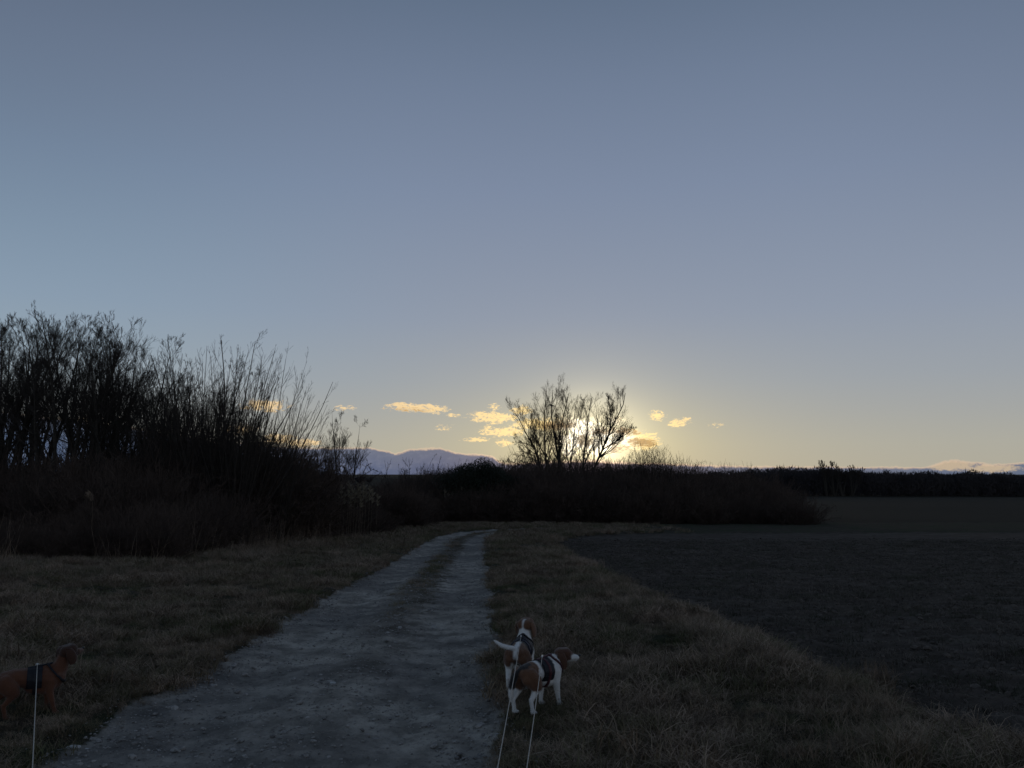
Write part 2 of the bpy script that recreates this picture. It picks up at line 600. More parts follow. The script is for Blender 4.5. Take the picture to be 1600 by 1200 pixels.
def lines(start, dense_to, step, end, g):
    v = [start]
    while v[-1] < dense_to:
        v.append(v[-1] + step)
    s = step
    while v[-1] < end:
        s *= g
        v.append(v[-1] + s)
    return v


xp = lines(0, 3.6, 0.055, 4500, 1.04)
xn = [-v for v in lines(0, 5.6, 0.055, 4500, 1.04)][1:]
XS = np.array(sorted(xn) + xp)
YS = np.array([-60, -30, -15, -8, -4, -2, -1, 0, 1, 2, 2.6, 3.1, 3.4] + lines(3.6, 11, 0.055, 6000, 1.018))


def build_ground():
    X, Y = np.meshgrid(XS, YS)
    Z = height(X, Y)
    sd, road, field, xb = masks(X, Y)
    nx, ny = len(XS), len(YS)
    idx = np.arange(nx * ny).reshape(ny, nx)
    q = np.stack([idx[:-1, :-1], idx[:-1, 1:], idx[1:, 1:], idx[1:, :-1]], -1).reshape(-1, 4)
    V = np.stack([X.ravel(), Y.ravel(), Z.ravel()], -1)
    R, Fd, S = road.ravel(), field.ravel(), sd.ravel()
    Fd = np.where((Y.ravel() >= 60), 1.0, Fd)
    fr, ff = R[q].mean(1), Fd[q].mean(1)
    fy = Y.ravel()[q].mean(1)
    cls = np.where(fr > 0.5, 0, np.where(fy > 60, 3, np.where(ff > 0.5, 1, 2)))
    for k, nm in enumerate(['gravel_track', 'ploughed_field', 'grass_verge', 'far_fields']):
        fq = q[cls == k]
        u, inv = np.unique(fq.ravel(), return_inverse=True)
        me = mesh_np(nm, V[u], [inv.reshape(-1, 4)], M_GROUND, True)
        for an, arr in (('road', R), ('field', Fd), ('side', S)):
            a = me.attributes.new(an, 'FLOAT', 'POINT')
            a.data.foreach_set('value', arr[u].astype(np.float32))
        tag(link(nm, me), kind='structure')


build_ground()

# ------------------------------------------------------------------ scatter (stuff) by geometry nodes


def scatter(name, pts, rots, scl, sources, idx):
    """one object whose mesh points carry instances of small source meshes"""
    col = bpy.data.collections.new(name + '_sources')
    for k, (me) in enumerate(sources):
        so = bpy.data.objects.new('%s_src_%02d' % (name, k), me)
        col.objects.link(so)
    me = bpy.data.meshes.new(name)
    me.vertices.add(len(pts))
    me.vertices.foreach_set('co', np.asarray(pts, np.float32).ravel())
    a = me.attributes.new('rot', 'FLOAT_VECTOR', 'POINT')
    a.data.foreach_set('vector', np.asarray(rots, np.float32).ravel())
    a = me.attributes.new('scl', 'FLOAT', 'POINT')
    a.data.foreach_set('value', np.asarray(scl, np.float32))
    a = me.attributes.new('pick', 'INT', 'POINT')
    a.data.foreach_set('value', np.asarray(idx, np.int32))
    o = link(name, me)
    g = bpy.data.node_groups.new(name, 'GeometryNodeTree')
    g.interface.new_socket('Geometry', in_out='INPUT', socket_type='NodeSocketGeometry')
    g.interface.new_socket('Geometry', in_out='OUTPUT', socket_type='NodeSocketGeometry')
    gi, go = g.nodes.new('NodeGroupInput'), g.nodes.new('NodeGroupOutput')
    iop = g.nodes.new('GeometryNodeInstanceOnPoints')
    ci = g.nodes.new('GeometryNodeCollectionInfo')
    ci.inputs['Collection'].default_value = col
    ci.inputs['Separate Children'].default_value = True
    ci.inputs['Reset Children'].default_value = True
    iop.inputs['Pick Instance'].default_value = True

    def attr(nm, typ):
        n = g.nodes.new('GeometryNodeInputNamedAttribute')
        n.data_type = typ
        n.inputs['Name'].default_value = nm
        return n.outputs['Attribute']
    g.links.new(gi.outputs[0], iop.inputs['Points'])
    g.links.new(ci.outputs[0], iop.inputs['Instance'])
    g.links.new(attr('pick', 'INT'), iop.inputs['Instance Index'])
    g.links.new(attr('rot', 'FLOAT_VECTOR'), iop.inputs['Rotation'])
    g.links.new(attr('scl', 'FLOAT'), iop.inputs['Scale'])
    g.links.new(iop.outputs[0], go.inputs[0])
    mod = o.modifiers.new('scatter', 'NODES')
    mod.node_group = g
    tag(o, kind='stuff')
    return o


def tuft(name, n, rad, hmin, hmax, lean, width, mat, seed):
    r = np.random.default_rng(seed)
    a = r.uniform(0, 2 * np.pi, n)
    rr = rad * np.sqrt(r.uniform(0, 1, n))
    bx, by = rr * np.cos(a), rr * np.sin(a)
    L = r.uniform(hmin, hmax, n)
    la = r.uniform(0, 2 * np.pi, n)
    ln = np.clip(r.normal(lean, 0.3, n), 0.05, 1.45)
    wd = width * r.uniform(0.6, 1.3, n)
    V, Fq = [], []
    dx, dy = np.cos(la), np.sin(la)
    pts = []
    x, y, z = bx.copy(), by.copy(), np.full(n, -0.01)
    for k in range(4):
        pts.append((x.copy(), y.copy(), z.copy()))
        th = ln * (0.45 + 0.4 * k)
        x = x + dx * np.sin(th) * L / 3
        y = y + dy * np.sin(th) * L / 3
        z = z + np.cos(th) * L / 3
    ang = la + np.pi / 2 + r.uniform(-.8, .8, n)
    wx, wy = np.cos(ang), np.sin(ang)
    rows = []
    for k, (x, y, z) in enumerate(pts):
        w = wd * (1 - k / 3.0 * 0.8)
        rows.append(np.stack([x - wx * w, y - wy * w, z], -1))
        rows.append(np.stack([x + wx * w, y + wy * w, z], -1))
    V = np.stack(rows, 1).reshape(-1, 3)       # n*8
    b = np.arange(n) * 8
    for k in range(3):
        Fq.append(np.stack([b + 2 * k, b + 2 * k + 1, b + 2 * k + 3, b + 2 * k + 2], -1))
    return mesh_np(name, V, [np.concatenate(Fq)], mat)


def scatter_points(n, x0, x1, y0, y1, keep, rng, power=1.0):
    u = rng.uniform(0, 1, n) ** power
    y = y0 + (y1 - y0) * u
    x = rng.uniform(x0, x1, n)
    # keep only what lies near the view
    m = (np.abs(x) < 0.72 * y + 1.5)
    x, y = x[m], y[m]
    k = keep(x, y, rng)
    return x[k], y[k]


def build_grass():
    r = np.random.default_rng(11)
    short = [tuft('short_a', 60, .13, .05, .12, 1.15, .0027, M_GRASS, 1), tuft('short_b', 60, .13, .04, .11, 1.25, .0027, M_GRASS, 2),
             tuft('short_c', 50, .12, .05, .14, 1.0, .0025, M_GRASS, 3), tuft('short_d', 56, .14, .06, .20, 1.3, .0025, M_DRY, 4)]

    def keep(x, y, rng):
        sd, road, field, xb = masks(x, y)
        v = (1 - road) * (1 - field)
        crown = (np.exp(-((sd + 0.05) / 0.22) ** 2) * smooth01(y, 8, 20) * 0.5) * (road > .5)
        dens = (v + crown) * (1 - .9 * smooth01(x, 5, 9) * (y > 41))
        return rng.uniform(0, 1, len(x)) < dens
    X, Y = [], []
    for n, x0, x1, y0, y1 in ((34000, -9, 4.2, 3.4, 11), (30000, -16, 3.4, 11, 24), (26000, -26, 10, 24, 60)):
        x, y = scatter_points(n, x0, x1, y0, y1, keep, r)
        X.append(x)
        Y.append(y)
    x, y = np.concatenate(X), np.concatenate(Y)
    z = height(x, y) - 0.005
    n = len(x)
    rots = np.stack([r.normal(0, .12, n), r.normal(0, .12, n), r.uniform(0, 6.28, n)], -1)
    far = smooth01(y, 10, 40)
    scl = r.uniform(.7, 1.25, n) * (1 + .8 * far)
    sd, road, field, xb = masks(x, y)
    edge = 1 - 0.45 * smooth01(road, 0.02, 0.5)
    pk = r.choice(4, n, p=[.3, .3, .2, .2])
    o = scatter('grass', np.stack([x, y, z], -1), rots, scl * edge * (1 - .5 * (np.hypot(x + 3.25, y - 5.3) < .6)) * (.55 + .9 * smooth01(fbm(x + 2, y + 5, 1.1, 3), -.35, .4)), short, pk)
    tag(o, 'short matted winter grass on both sides of the track', 'grass')
    # long dry tussocks
    long_ = [tuft('long_a', 120, .14, .12, .30, 1.15, .0024, M_DRY, 5), tuft('long_b', 120, .16, .10, .26, 1.3, .0024, M_DRY, 6)]

    def keep2(x, y, rng):
        sd, road, field, xb = masks(x, y)
        pn = fbm(x + 3, y + 8, 1.6, 3)
        rightb = np.exp(-((x - xb + 0.45) / 0.5) ** 2) * (y < 42) * 0.75
        leftw = smooth01(-sd, 5.0 - .12 * np.minimum(y, 20), 9.5 - .18 * np.minimum(y, 20)) * 0.8
        rest = smooth01(pn, 0.22, 0.5) * 0.5 * (np.abs(sd) > 1.7)
        near_r = smooth01(x, .9, 2.0) * (x < xb) * (y < 7) * .5
        dens = np.maximum(np.maximum(rightb, leftw), np.maximum(rest, near_r)) * (1 - road) * (1 - field) * (1 - smooth01(x, 4, 8) * (y > 41))
        dens = dens * (1 - .95 * (np.hypot(x + 3.25, y - 5.3) < .75))
        return rng.uniform(0, 1, len(x)) < dens
    X, Y = [], []
    for n, x0, x1, y0, y1 in ((4200, -9, 4.2, 3.4, 11), (6000, -16, 3.4, 11, 24), (7000, -26, 12, 24, 60)):
        x, y = scatter_points(n, x0, x1, y0, y1, keep2, r)
        X.append(x)
        Y.append(y)
    x, y = np.concatenate(X), np.concatenate(Y)
    z = height(x, y) - 0.01
    n = len(x)
    rots = np.stack([r.normal(0, .15, n), r.normal(0, .15, n), r.uniform(0, 6.28, n)], -1)
    scl = r.uniform(.45, .95, n) * (1 + .2 * smooth01(y, 10, 30))
    o = scatter('dry_grass', np.stack([x, y, z], -1), rots, scl, long_, r.integers(0, 2, n))
    tag(o, 'long bleached dry grass in tussocks along the verge and wood edge', 'dry grass')
    # tall dead stalks in front of the left wood
    tall = [tuft('tall_a', 12, .5, .5, 1.45, .3, .004, M_DRY, 7), tuft('tall_b', 34, .35, .3, .8, .75, .0035, M_DRY, 8)]
    x = r.uniform(-24, -4, 700)
    y = r.uniform(14, 40, 700)
    xe = np.interp(y, [14, 16, 18, 22, 28, 36, 44], [-11.5, -9, -6.5, -6.3, -6.2, -6.2, -6.4])
    k = (x < xe + r.normal(0, .5, len(x))) & (x > xe - 6)
    x, y = x[k], y[k]
    n = len(x)
    rots = np.stack([r.normal(0, .1, n), r.normal(0, .1, n), r.uniform(0, 6.28, n)], -1)
    o = scatter('dead_weeds', np.stack([x, y, height(x, y) - .02], -1), rots, r.uniform(.6, 1.15, n), tall, r.integers(0, 2, n))
    tag(o, 'tall dead weed stalks standing along the dark edge of the wood', 'weeds')
    # sprouts and weeds in the field
    crop = [tuft('crop_a', 26, .12, .03, .09, .9, .003, M_CROP, 9), tuft('residue_a', 26, .16, .05, .16, 1.4, .0025, M_RESID, 19)]
    x = r.uniform(1.5, 22, 60000)
    y = 3.4 + 32 * r.uniform(0, 1, 60000) ** 1.2
    sd, road, field, xb = masks(x, y)
    dens = field * np.clip(0.35 + 0.6 * smooth01(fbm(x, y, 2.5, 3), 0.0, .4) + .8 * smooth01(x - xb, 2.5, 0) * 0 + .6 * (x > 4) * (y < 7), 0, .9)
    k = (r.uniform(0, 1, len(x)) < dens) & (np.abs(x) < .72 * y + 1)
    x, y = x[k], y[k]
    n = len(x)
    rots = np.stack([np.zeros(n), np.zeros(n), r.uniform(0, 6.28, n)], -1)
    o = scatter('field_weeds', np.stack([x, y, height(x, y) - .005], -1), rots, r.uniform(.6, 1.3, n), crop, (r.uniform(0, 1, n) < np.where((x > 4) & (y < 8), .3, .62)).astype(int))
    tag(o, 'low green sprouts and old straw scattered over the dark ploughed field', 'weeds')


def rock_mesh(name, seed, mat, flat=0.6, sub=1):
    bm = bmesh.new()
    bmesh.ops.create_icosphere(bm, subdivisions=sub, radius=1.0)
    r = random.Random(seed)
    for v in bm.verts:
        v.co *= r.uniform(.72, 1.12)
        v.co.z *= flat
    me = bpy.data.meshes.new(name)
    bm.to_mesh(me)
    bm.free()
    me.materials.append(mat)
    return me


def build_gravel():
    r = np.random.default_rng(21)
    rocks = [rock_mesh('gravel_%d' % k, k, M_STONE, .55) for k in range(4)]
    n = 110000
    y = 3.4 + 26 * r.uniform(0, 1, n) ** 1.6
    x = r.uniform(-4.2, 1.2, n)
    sd, road, field, xb = masks(x, y)
    edge = np.exp(-((np.abs(sd) - 1.2) / .22) ** 2)
    cen = np.exp(-(sd / .35) ** 2)
    patch = smooth01(fbm(x, y, .9, 3), 0.0, .45)
    dens = road * (0.12 + .6 * edge + .35 * cen + .6 * patch) + (1 - road) * .4 * edge
    k = r.uniform(0, 1, n) < dens
    x, y = x[k], y[k]
    n = len(x)
    s = np.where(r.uniform(0, 1, n) < .72, r.uniform(.004, .010, n), np.clip(np.exp(r.normal(math.log(.010), .5, n)), .003, .034))
    rots = np.stack([r.normal(0, .2, n), r.normal(0, .2, n), r.uniform(0, 6.28, n)], -1)
    o = scatter('gravel', np.stack([x, y, height(x, y) + s * .15], -1), rots, s, rocks, r.integers(0, 4, n))
    tag(o, 'loose grey gravel and small stones lying on the track', 'gravel')
    clods = [rock_mesh('clod_%d' % k, 40 + k, M_CLOD, .6) for k in range(4)]
    n = 60000
    y = 3.4 + 34 * r.uniform(0, 1, n) ** 1.3
    x = r.uniform(1.4, 26, n)
    sd, road, field, xb = masks(x, y)
    k = (r.uniform(0, 1, n) < field * .85) & (np.abs(x) < .72 * y + 1)
    x, y = x[k], y[k]
    n = len(x)
    s = np.clip(np.exp(r.normal(math.log(.018), .5, n)), .008, .055) * (1 + .3 * smooth01(y, 8, 30))
    rots = np.stack([r.normal(0, .4, n), r.normal(0, .4, n), r.uniform(0, 6.28, n)], -1)
    o = scatter('soil_clods', np.stack([x, y, height(x, y) + s * .1], -1), rots, s, clods, r.integers(0, 4, n))
    tag(o, 'rough dark clods of turned soil covering the field', 'soil')


build_grass()
build_gravel()

# stones one can tell apart
STONES = [
    (115, 1169, .036, 1, 'pale flat stone on the left edge of the track near the bottom corner'),
    (134, 1171, .016, 1, 'small pale stone just right of the larger pale stone'),
    (288, 1048, .022, 0, 'grey stone in the grass above the left edge of the track'),
    (241, 1080, .018, 1, 'small pale stone in the dark grass nearest the brown dog'),
    (327, 1061, .022, 0, 'grey stone lying on the grass border of the track'),
    (365, 1041, .022, 0, 'flat grey stone where the left grass meets the gravel'),
    (502, 1063, .032, 0, 'dull grey stone in mid track, left one of the pair'),
    (520, 1068, .028, 1, 'light stone in mid track, right one of the pair'),
    (279, 1172, .042, 0, 'long flat stone sunk in the gravel at lower left'),
    (747, 1135, .030, 0, 'flat grey stone on the right edge of the track beside the leash'),
    (777, 1148, .018, 1, 'small pale stone at the grass edge touching the left leash'),
    (792, 1133, .018, 0, 'small stone in the verge between the two leashes'),
    (465, 1137, .020, 0, 'small grey stone in the lower middle of the track'),
    (480, 1122, .020, 0, 'small grey stone just above another in the lower middle'),
    (624, 1030, .024, 0, 'lone grey stone on the right half of the track'),
    (700, 1046, .020, 0, 'small grey stone in the right rut left of the beagles'),
]


def ground_hit(px, py):
    d = ray(px, py)
    t0, t1 = 1.0, 400.0
    f = lambda t: EYE + d[2] * t - hz(d[0] * t, d[1] * t)
    tt = 2.0
    while f(tt) > 0 and tt < 390:
        tt *= 1.06
    lo, hi = tt / 1.06, tt
    for _ in range(24):
        mid = (lo + hi) / 2
        if f(mid) > 0:
            lo = mid
        else:
            hi = mid
    return Vector((d[0] * hi, d[1] * hi, hz(d[0] * hi, d[1] * hi)))


for i, (px, py, s, pale, lab) in enumerate(STONES):
    p = ground_hit(px, py)
    o = link('stone', rock_mesh('stone', 70 + i, M_PALE if pale else M_STONE, .5, 2), loc=p + Vector((0, 0, s * .15)))
    o.scale = (s * 1.15, s * .85, s * .8)
    o.rotation_euler = (0, 0, i * 1.3)
    tag(o, lab, 'stone', 'stones along the track')

# ------------------------------------------------------------------ trees


def tubes(P, R, sides):
    """P (N,S,3), R (N,S) -> verts, quads"""
    N, S, _ = P.shape
    T = np.zeros_like(P)
    T[:, 1:-1] = P[:, 2:] - P[:, :-2]
    T[:, 0] = P[:, 1] - P[:, 0]
    T[:, -1] = P[:, -1] - P[:, -2]
    T /= np.linalg.norm(T, axis=2, keepdims=True) + 1e-9
    ref = np.where(np.abs(T[:, :1, 2:3]) > .9, np.array([[[1., 0, 0]]]), np.array([[[0, 0, 1.]]]))
    ref = np.broadcast_to(ref, T.shape)
    U = np.cross(T, ref)
    U /= np.linalg.norm(U, axis=2, keepdims=True) + 1e-9
    Vv = np.cross(T, U)
    a = np.arange(sides) * 2 * np.pi / sides
    V = P[:, :, None, :] + R[:, :, None, None] * (np.cos(a)[None, None, :, None] * U[:, :, None, :] + np.sin(a)[None, None, :, None] * Vv[:, :, None, :])
    idx = np.arange(N * S * sides).reshape(N, S, sides)
    nx = np.roll(idx, -1, axis=2)
    q = np.stack([idx[:, :-1], nx[:, :-1], nx[:, 1:], idx[:, 1:]], -1).reshape(-1, 4)
    return V.reshape(-1, 3), q


def join(parts):
    V, Q, o = [], [], 0
    for v, q in parts:
        V.append(v)
        Q.append(q + o)
        o += len(v)
    return np.concatenate(V), np.concatenate(Q)


def grow(start, dirn, length, r0, S, up, wig, rng, tip=0.25):
    N = len(start)
    P = np.zeros((N, S + 1, 3))
    P[:, 0] = start
    d = dirn / (np.linalg.norm(dirn, axis=1, keepdims=True) + 1e-9)
    for k in range(S):
        d = d + rng.normal(0, wig, (N, 3)) + np.array([0, 0, up]) / S
        d /= np.linalg.norm(d, axis=1, keepdims=True) + 1e-9
        P[:, k + 1] = P[:, k] + d * (length / S)[:, None]
    t = np.linspace(0, 1, S + 1)[None]
    R = r0[:, None] * (1 - t * (1 - tip))
    return P, R


def children(P, R, n, t0, t1, ang, ratio, rng, rr=0.55, lenfall=0.5, plen=None):
    N, S1, _ = P.shape
    t = rng.uniform(t0, t1, (N, n))
    f = t * (S1 - 1)
    i = np.minimum(f.astype(int), S1 - 2)
    w = (f - i)[..., None]
    ar = np.arange(N)[:, None]
    A, B = P[ar, i], P[ar, i + 1]
    pos = A * (1 - w) + B * w
    tan = B - A
    tan /= np.linalg.norm(tan, axis=2, keepdims=True) + 1e-9
    rad = R[ar, i] * (1 - w[..., 0]) + R[ar, i + 1] * w[..., 0]
    if plen is None:
        plen = np.linalg.norm(P[:, 1:] - P[:, :-1], axis=2).sum(1)
    rv = rng.normal(0, 1, pos.shape)
    rv -= (rv * tan).sum(2, keepdims=True) * tan
    rv /= np.linalg.norm(rv, axis=2, keepdims=True) + 1e-9
    a = np.radians(ang) * rng.uniform(.6, 1.25, (N, n))[..., None]
    d = tan * np.cos(a) + rv * np.sin(a)
    L = plen[:, None] * ratio * (1 - lenfall * (t - t0) / max(t1 - t0, 1e-3)) * rng.uniform(.65, 1.2, (N, n))
    return pos.reshape(-1, 3), d.reshape(-1, 3), L.ravel(), (rad * rr * rng.uniform(.75, 1.05, (N, n))).ravel()


def ramify(P, R, levels, rng, rmin, fall=.75):
    """levels: list of (n, t0, t1, angle, ratio, segs, up, wiggle, sides)"""
    out = []
    for (n, t0, t1, ang, ratio, S, up, wig, sides) in levels:
        s, d, L, r = children(P, R, n, t0, t1, ang, ratio, rng, lenfall=fall)
        fall = .5
        P, R = grow(s, d, L, np.maximum(r, rmin), S, up, wig, rng)
        R = np.maximum(R, rmin * 0.6)
        out.append(tubes(P, R, sides))
    return out


def vase_tree(name, seed, H=10, stems=4, spread=14, dens=1.0, lean=(0, 0), rmin=0.0042, r0=0.13, t0=.34):
    rng = np.random.default_rng(seed)
    a = rng.uniform(0, 6.28, stems)
    sp = np.radians(spread) * rng.uniform(.3, 1.2, stems)
    d = np.stack([np.cos(a) * np.sin(sp) + lean[0], np.sin(a) * np.sin(sp) + lean[1], np.cos(sp)], -1)
    st = np.stack([np.cos(a) * .15, np.sin(a) * .15, np.full(stems, -.3)], -1)
    L = H * rng.uniform(.78, .98, stems)
    P, R = grow(st, d, L, r0 * rng.uniform(.7, 1.1, stems), 9, .12, .045, rng, .05)
    trunk = tubes(P, R, 7)
    k = lambda v: max(2, int(round(v * dens)))
    lv = [(k(14), t0, 1, 48, .38, 6, .8, .05, 5), (k(6), .15, .97, 38, .58, 4, .5, .05, 3), (k(5), .15, 1, 30, .64, 3, .4, .05, 3), (4, .2, 1, 28, .66, 2, .3, .04, 3)]
    crown = join(ramify(P, R, lv, rng, rmin))
    return mesh_np(name + '_trunk', *[trunk[0], [trunk[1]]], M_BARK, True), mesh_np(name + '_crown', crown[0], [crown[1]], M_TWIG)


def coppice(name, seed, H=6, stems=26, spread=34, n1=7, n2=3, lean=0.0, rmin=0.0045, r0=.035, base=.5, up=.35, mat=None):
    rng = np.random.default_rng(seed)
    a = rng.uniform(0, 6.28, stems)
    sp = np.radians(spread) * np.sqrt(rng.uniform(0.02, 1, stems))
    d = np.stack([np.cos(a) * np.sin(sp) + lean, np.sin(a) * np.sin(sp), np.cos(sp)], -1)
    st = np.stack([np.cos(a) * base * sp, np.sin(a) * base * sp, np.full(stems, -.15)], -1)
    L = H * rng.uniform(.6, 1.02, stems)
    P, R = grow(st, d, L, r0 * rng.uniform(.6, 1.1, stems), 7, up, .05, rng, .2)
    parts = [tubes(P, R, 4)]
    parts += ramify(P, R, [(n1, .2, 1, 30, .36, 4, .5, .07, 3), (n2, .15, 1, 32, .5, 3, .3, .09, 3), (2, .2, 1, 30, .5, 2, .2, .09, 3)], rng, rmin)
    v, q = join(parts)
    return mesh_np(name, v, [q], mat or M_TWIG)


def twig_dome(seed, H, rad, n, ln, r_):
    rng = np.random.default_rng(seed)
    u = rng.normal(0, 1, (n, 3))
    u[:, 2] = np.abs(u[:, 2])
    u /= np.linalg.norm(u, axis=1, keepdims=True)
    rho = rng.uniform(.15, 1.0, (n, 1)) ** .5
    lump = 1 + .10 * np.sin(u[:, :1] * 8 + seed) * np.cos(u[:, 1:2] * 7) + .08 * np.sin(u[:, 2:] * 12 + seed)
    c = u * rho * lump * np.array([rad, rad, H * .93])
    d = u * .7 + np.array([0, 0, .7]) + rng.normal(0, .4, (n, 3))
    P, R = grow(c - d * ln * .3, d, ln * rng.uniform(.5, 1.3, n), np.full(n, r_), 3, .1, .12, rng, .4)
    return tubes(P, R, 3)


def bush_mesh(name, seed, H=3.2, rad=1.7, stems=66, rmin=.008, n1=9, n2=5, mat=None, extra=1400):
    rng = np.random.default_rng(seed)
    a = rng.uniform(0, 6.28, stems)
    rr = rad * .75 * np.sqrt(rng.uniform(0, 1, stems))
    st = np.stack([np.cos(a) * rr, np.sin(a) * rr, np.full(stems, -.1)], -1)
    d = np.stack([np.cos(a) * rr / rad * .9 + rng.normal(0, .25, stems), np.sin(a) * rr / rad * .9 + rng.normal(0, .25, stems), np.ones(stems)], -1)
    L = H * (1 - .45 * (rr / rad) ** 2) * rng.uniform(.55, 1.0, stems)
    P, R = grow(st, d, L, np.full(stems, .026), 6, -.25, .12, rng, .3)
    parts = [tubes(P, R, 3)]
    parts += ramify(P, R, [(n1, .05, 1, 60, .42, 4, .1, .18, 3), (n2, .1, 1, 50, .5, 2, .1, .2, 3)], rng, rmin)
    parts.append(twig_dome(seed, H * .95, rad, extra, .45, rmin))
    v, q = join(parts)
    return mesh_np(name, v, [q], mat or M_BUSH)


def obj_top(me_list, pc=99.7):
    zmax = -1e9
    for me in me_list:
        co = np.empty(len(me.vertices) * 3, np.float32)
        me.vertices.foreach_get('co', co)
        zmax = max(zmax, np.percentile(co[2::3], pc))
    return zmax


def make_tree(name, meshes):
    r = link(name, None)
    link('trunk', meshes[0], r)
    link('crown', meshes[1], r)
    return r


# ---- the wood on the left
WOOD_TOP = ([-140, 0, 60, 130, 170, 200, 215, 235, 300, 340, 400, 440, 470], [500, 488, 490, 497, 510, 535, 560, 556, 552, 545, 558, 580, 610])
TALL = [vase_tree('tall%d' % k, 100 + k, 10, 3 + k % 2, 17, 1.0, lean=(.09, 0), r0=.15, t0=.30) for k in range(4)]
SLIM = [vase_tree('slim%d' % k, 120 + k, 8, 5 + k, 19, .8, lean=(.05, 0), r0=.075) for k in range(3)]
TALL_H = [obj_top(m, 99) for m in TALL]
SLIM_H = [obj_top(m) for m in SLIM]
ORD = ['first', 'second', 'third', 'fourth', 'fifth', 'sixth', 'seventh', 'eighth', 'ninth', 'tenth', 'eleventh', 'twelfth']


def place_tree(kind, k, px, D, top, label, group, cat='tree', mirror=False):
    M, Hh = (TALL, TALL_H) if kind == 'tall' else (SLIM, SLIM_H)
    k %= len(M)
    p = at(px, 735, D)
    gz = hz(p.x, p.y)
    tz = at(px, top, D).z
    s = (tz - gz) / Hh[k]
    r = make_tree('bare_tree', M[k])
    r.location = (p.x, p.y, gz)
    r.scale = (s * (1.0 if kind == 'tall' else .9), s * (1.0 if kind == 'tall' else .9), s)
    r.rotation_euler = (0, 0, random.uniform(-.5, .5) + (math.pi if mirror else 0))
    tag(r, label, cat, group)
    return r


front = [(-6, 31), (38, 33), (78, 30), (118, 32), (150, 34), (182, 31)]
for i, (px, D) in enumerate(front):
    place_tree('tall', i, px, D, np.interp(px + 8, *WOOD_TOP) + random.uniform(0, 8),
               'tall bare tree, front row of the left wood, %s from the picture edge' % ORD[i], 'tall bare trees of the left wood')
slimf = [(214, 30), (240, 33), (268, 31), (297, 34)]
for i, (px, D) in enumerate(slimf):
    place_tree('slim', i, px, D, np.interp(px, *WOOD_TOP) + [22, 4, 10, 6][i],
               'slimmer bare tree right of the tall wood, %s from the left of its four' % ORD[i], 'slim bare trees beside the tall wood')
for i in range(6):
    px = -120 + i * 56 + random.uniform(-8, 8)
    place_tree('tall', i + 1, px, random.uniform(38, 50), np.interp(px + 10, *WOOD_TOP) + random.uniform(2, 22),
               'tall bare tree standing deep in the tangled left wood', 'bare trees deep in the left wood', mirror=(i % 3 == 1))
for i in range(5):
    px = 205 + i * 42 + random.uniform(-6, 6)
    place_tree('slim', i, px, random.uniform(36, 44), np.interp(px, *WOOD_TOP) + random.uniform(18, 42),
               'slim bare tree half hidden behind the right end of the wood', 'slim bare trees behind the wood end')

# multi-stemmed willows at the right end of the wood


def place_shrub(name, me, px, D, top, label, cat='shrub', group=None, w=1.0, rz=None, part='stems'):
    p = at(px, 735, D)
    gz = hz(p.x, p.y)
    s = (at(px, top, D).z - gz) / obj_top([me], 99)
    r = link(name, None)
    link(part, me, r)
    r.location = (p.x, p.y, gz)
    r.scale = (s * w, s * w, s)
    r.rotation_euler = (0, 0, random.uniform(-.4, .4) if rz is None else rz)
    tag(r, label, cat, group)
    return r


COP = [coppice('cop%d' % k, 140 + k, 6.5, 24 + 4 * k, 30 + 3 * k, 8, 4, lean=.12 * k) for k in range(3)]
place_shrub('willow', coppice('willow_a', 151, 7, 16, 20, 12, 5, r0=.055), 333, 28, 528,
            'tallest willow at the wood end, one leader rising above its neighbours', 'willow', 'willows at the wood end', rz=0)
place_shrub('willow', coppice('willow_b', 152, 7, 34, 30, 7, 3, lean=.14, r0=.04), 372, 28, 548,
            'willow with long straight shoots fanning out to the right over the sky', 'willow', 'willows at the wood end', rz=0, w=.9)
place_shrub('willow', COP[0], 300, 29, 560, 'dense twiggy willow left of the tallest one at the wood end', 'willow', 'willows at the wood end')
place_shrub('willow', COP[1], 408, 30, 588, 'lower willow behind the fanning shoots at the wood end', 'willow', 'willows at the wood end', w=.6)
place_shrub('willow', coppice('willow_c', 153, 5, 12, 34, 8, 4, lean=.18, up=.2, r0=.04), 428, 29, 640,
            'low willow whose crooked limbs lean right at the end of the wood', 'willow', 'willows at the wood end', rz=0, w=.6)
place_shrub('sapling', coppice('sapling_a', 154, 5, 5, 16, 9, 5, lean=.05, r0=.03), 487, 40, 655,
            'spindly bare sapling between the wood and the lone young tree', 'sapling', rz=0)
place_shrub('sapling', coppice('sapling_b', 155, 5, 6, 26, 9, 5, lean=.05, r0=.03), 502, 41, 682,
            'short bare sapling just left of the lone young tree', 'sapling', rz=0)
place_shrub('sapling', coppice('sapling_t', 159, 5, 1, 3, 8, 2, lean=.0, r0=.03), 248, 30, 527,
            'single thin leader poking above the slim trees of the wood', 'sapling', rz=0, w=.6)
place_shrub('sapling', coppice('sapling_u', 160, 5, 1, 3, 8, 2, lean=.0, r0=.03), 275, 30, 536,
            'thin forked leader standing above the wood, right of the taller one', 'sapling', rz=0, w=.6)

# the lone young tree
yt = vase_tree('young', 171, 8, 3, 11, .95, rmin=.005, r0=.08, t0=.22)
p = at(541, 735, 46)
r = make_tree('young_tree', yt)
r.location = (p.x, p.y, hz(p.x, p.y))
s = (at(541, 641, 46).z - p.z + (EYE - hz(p.x, p.y))) / obj_top(yt)
r.scale = (s * .95, s * .95, s)
tag(r, 'lone young bare tree with an upright crown right of the left wood', 'tree')

# ---- the group of trees before the sunset
DC = 74.0


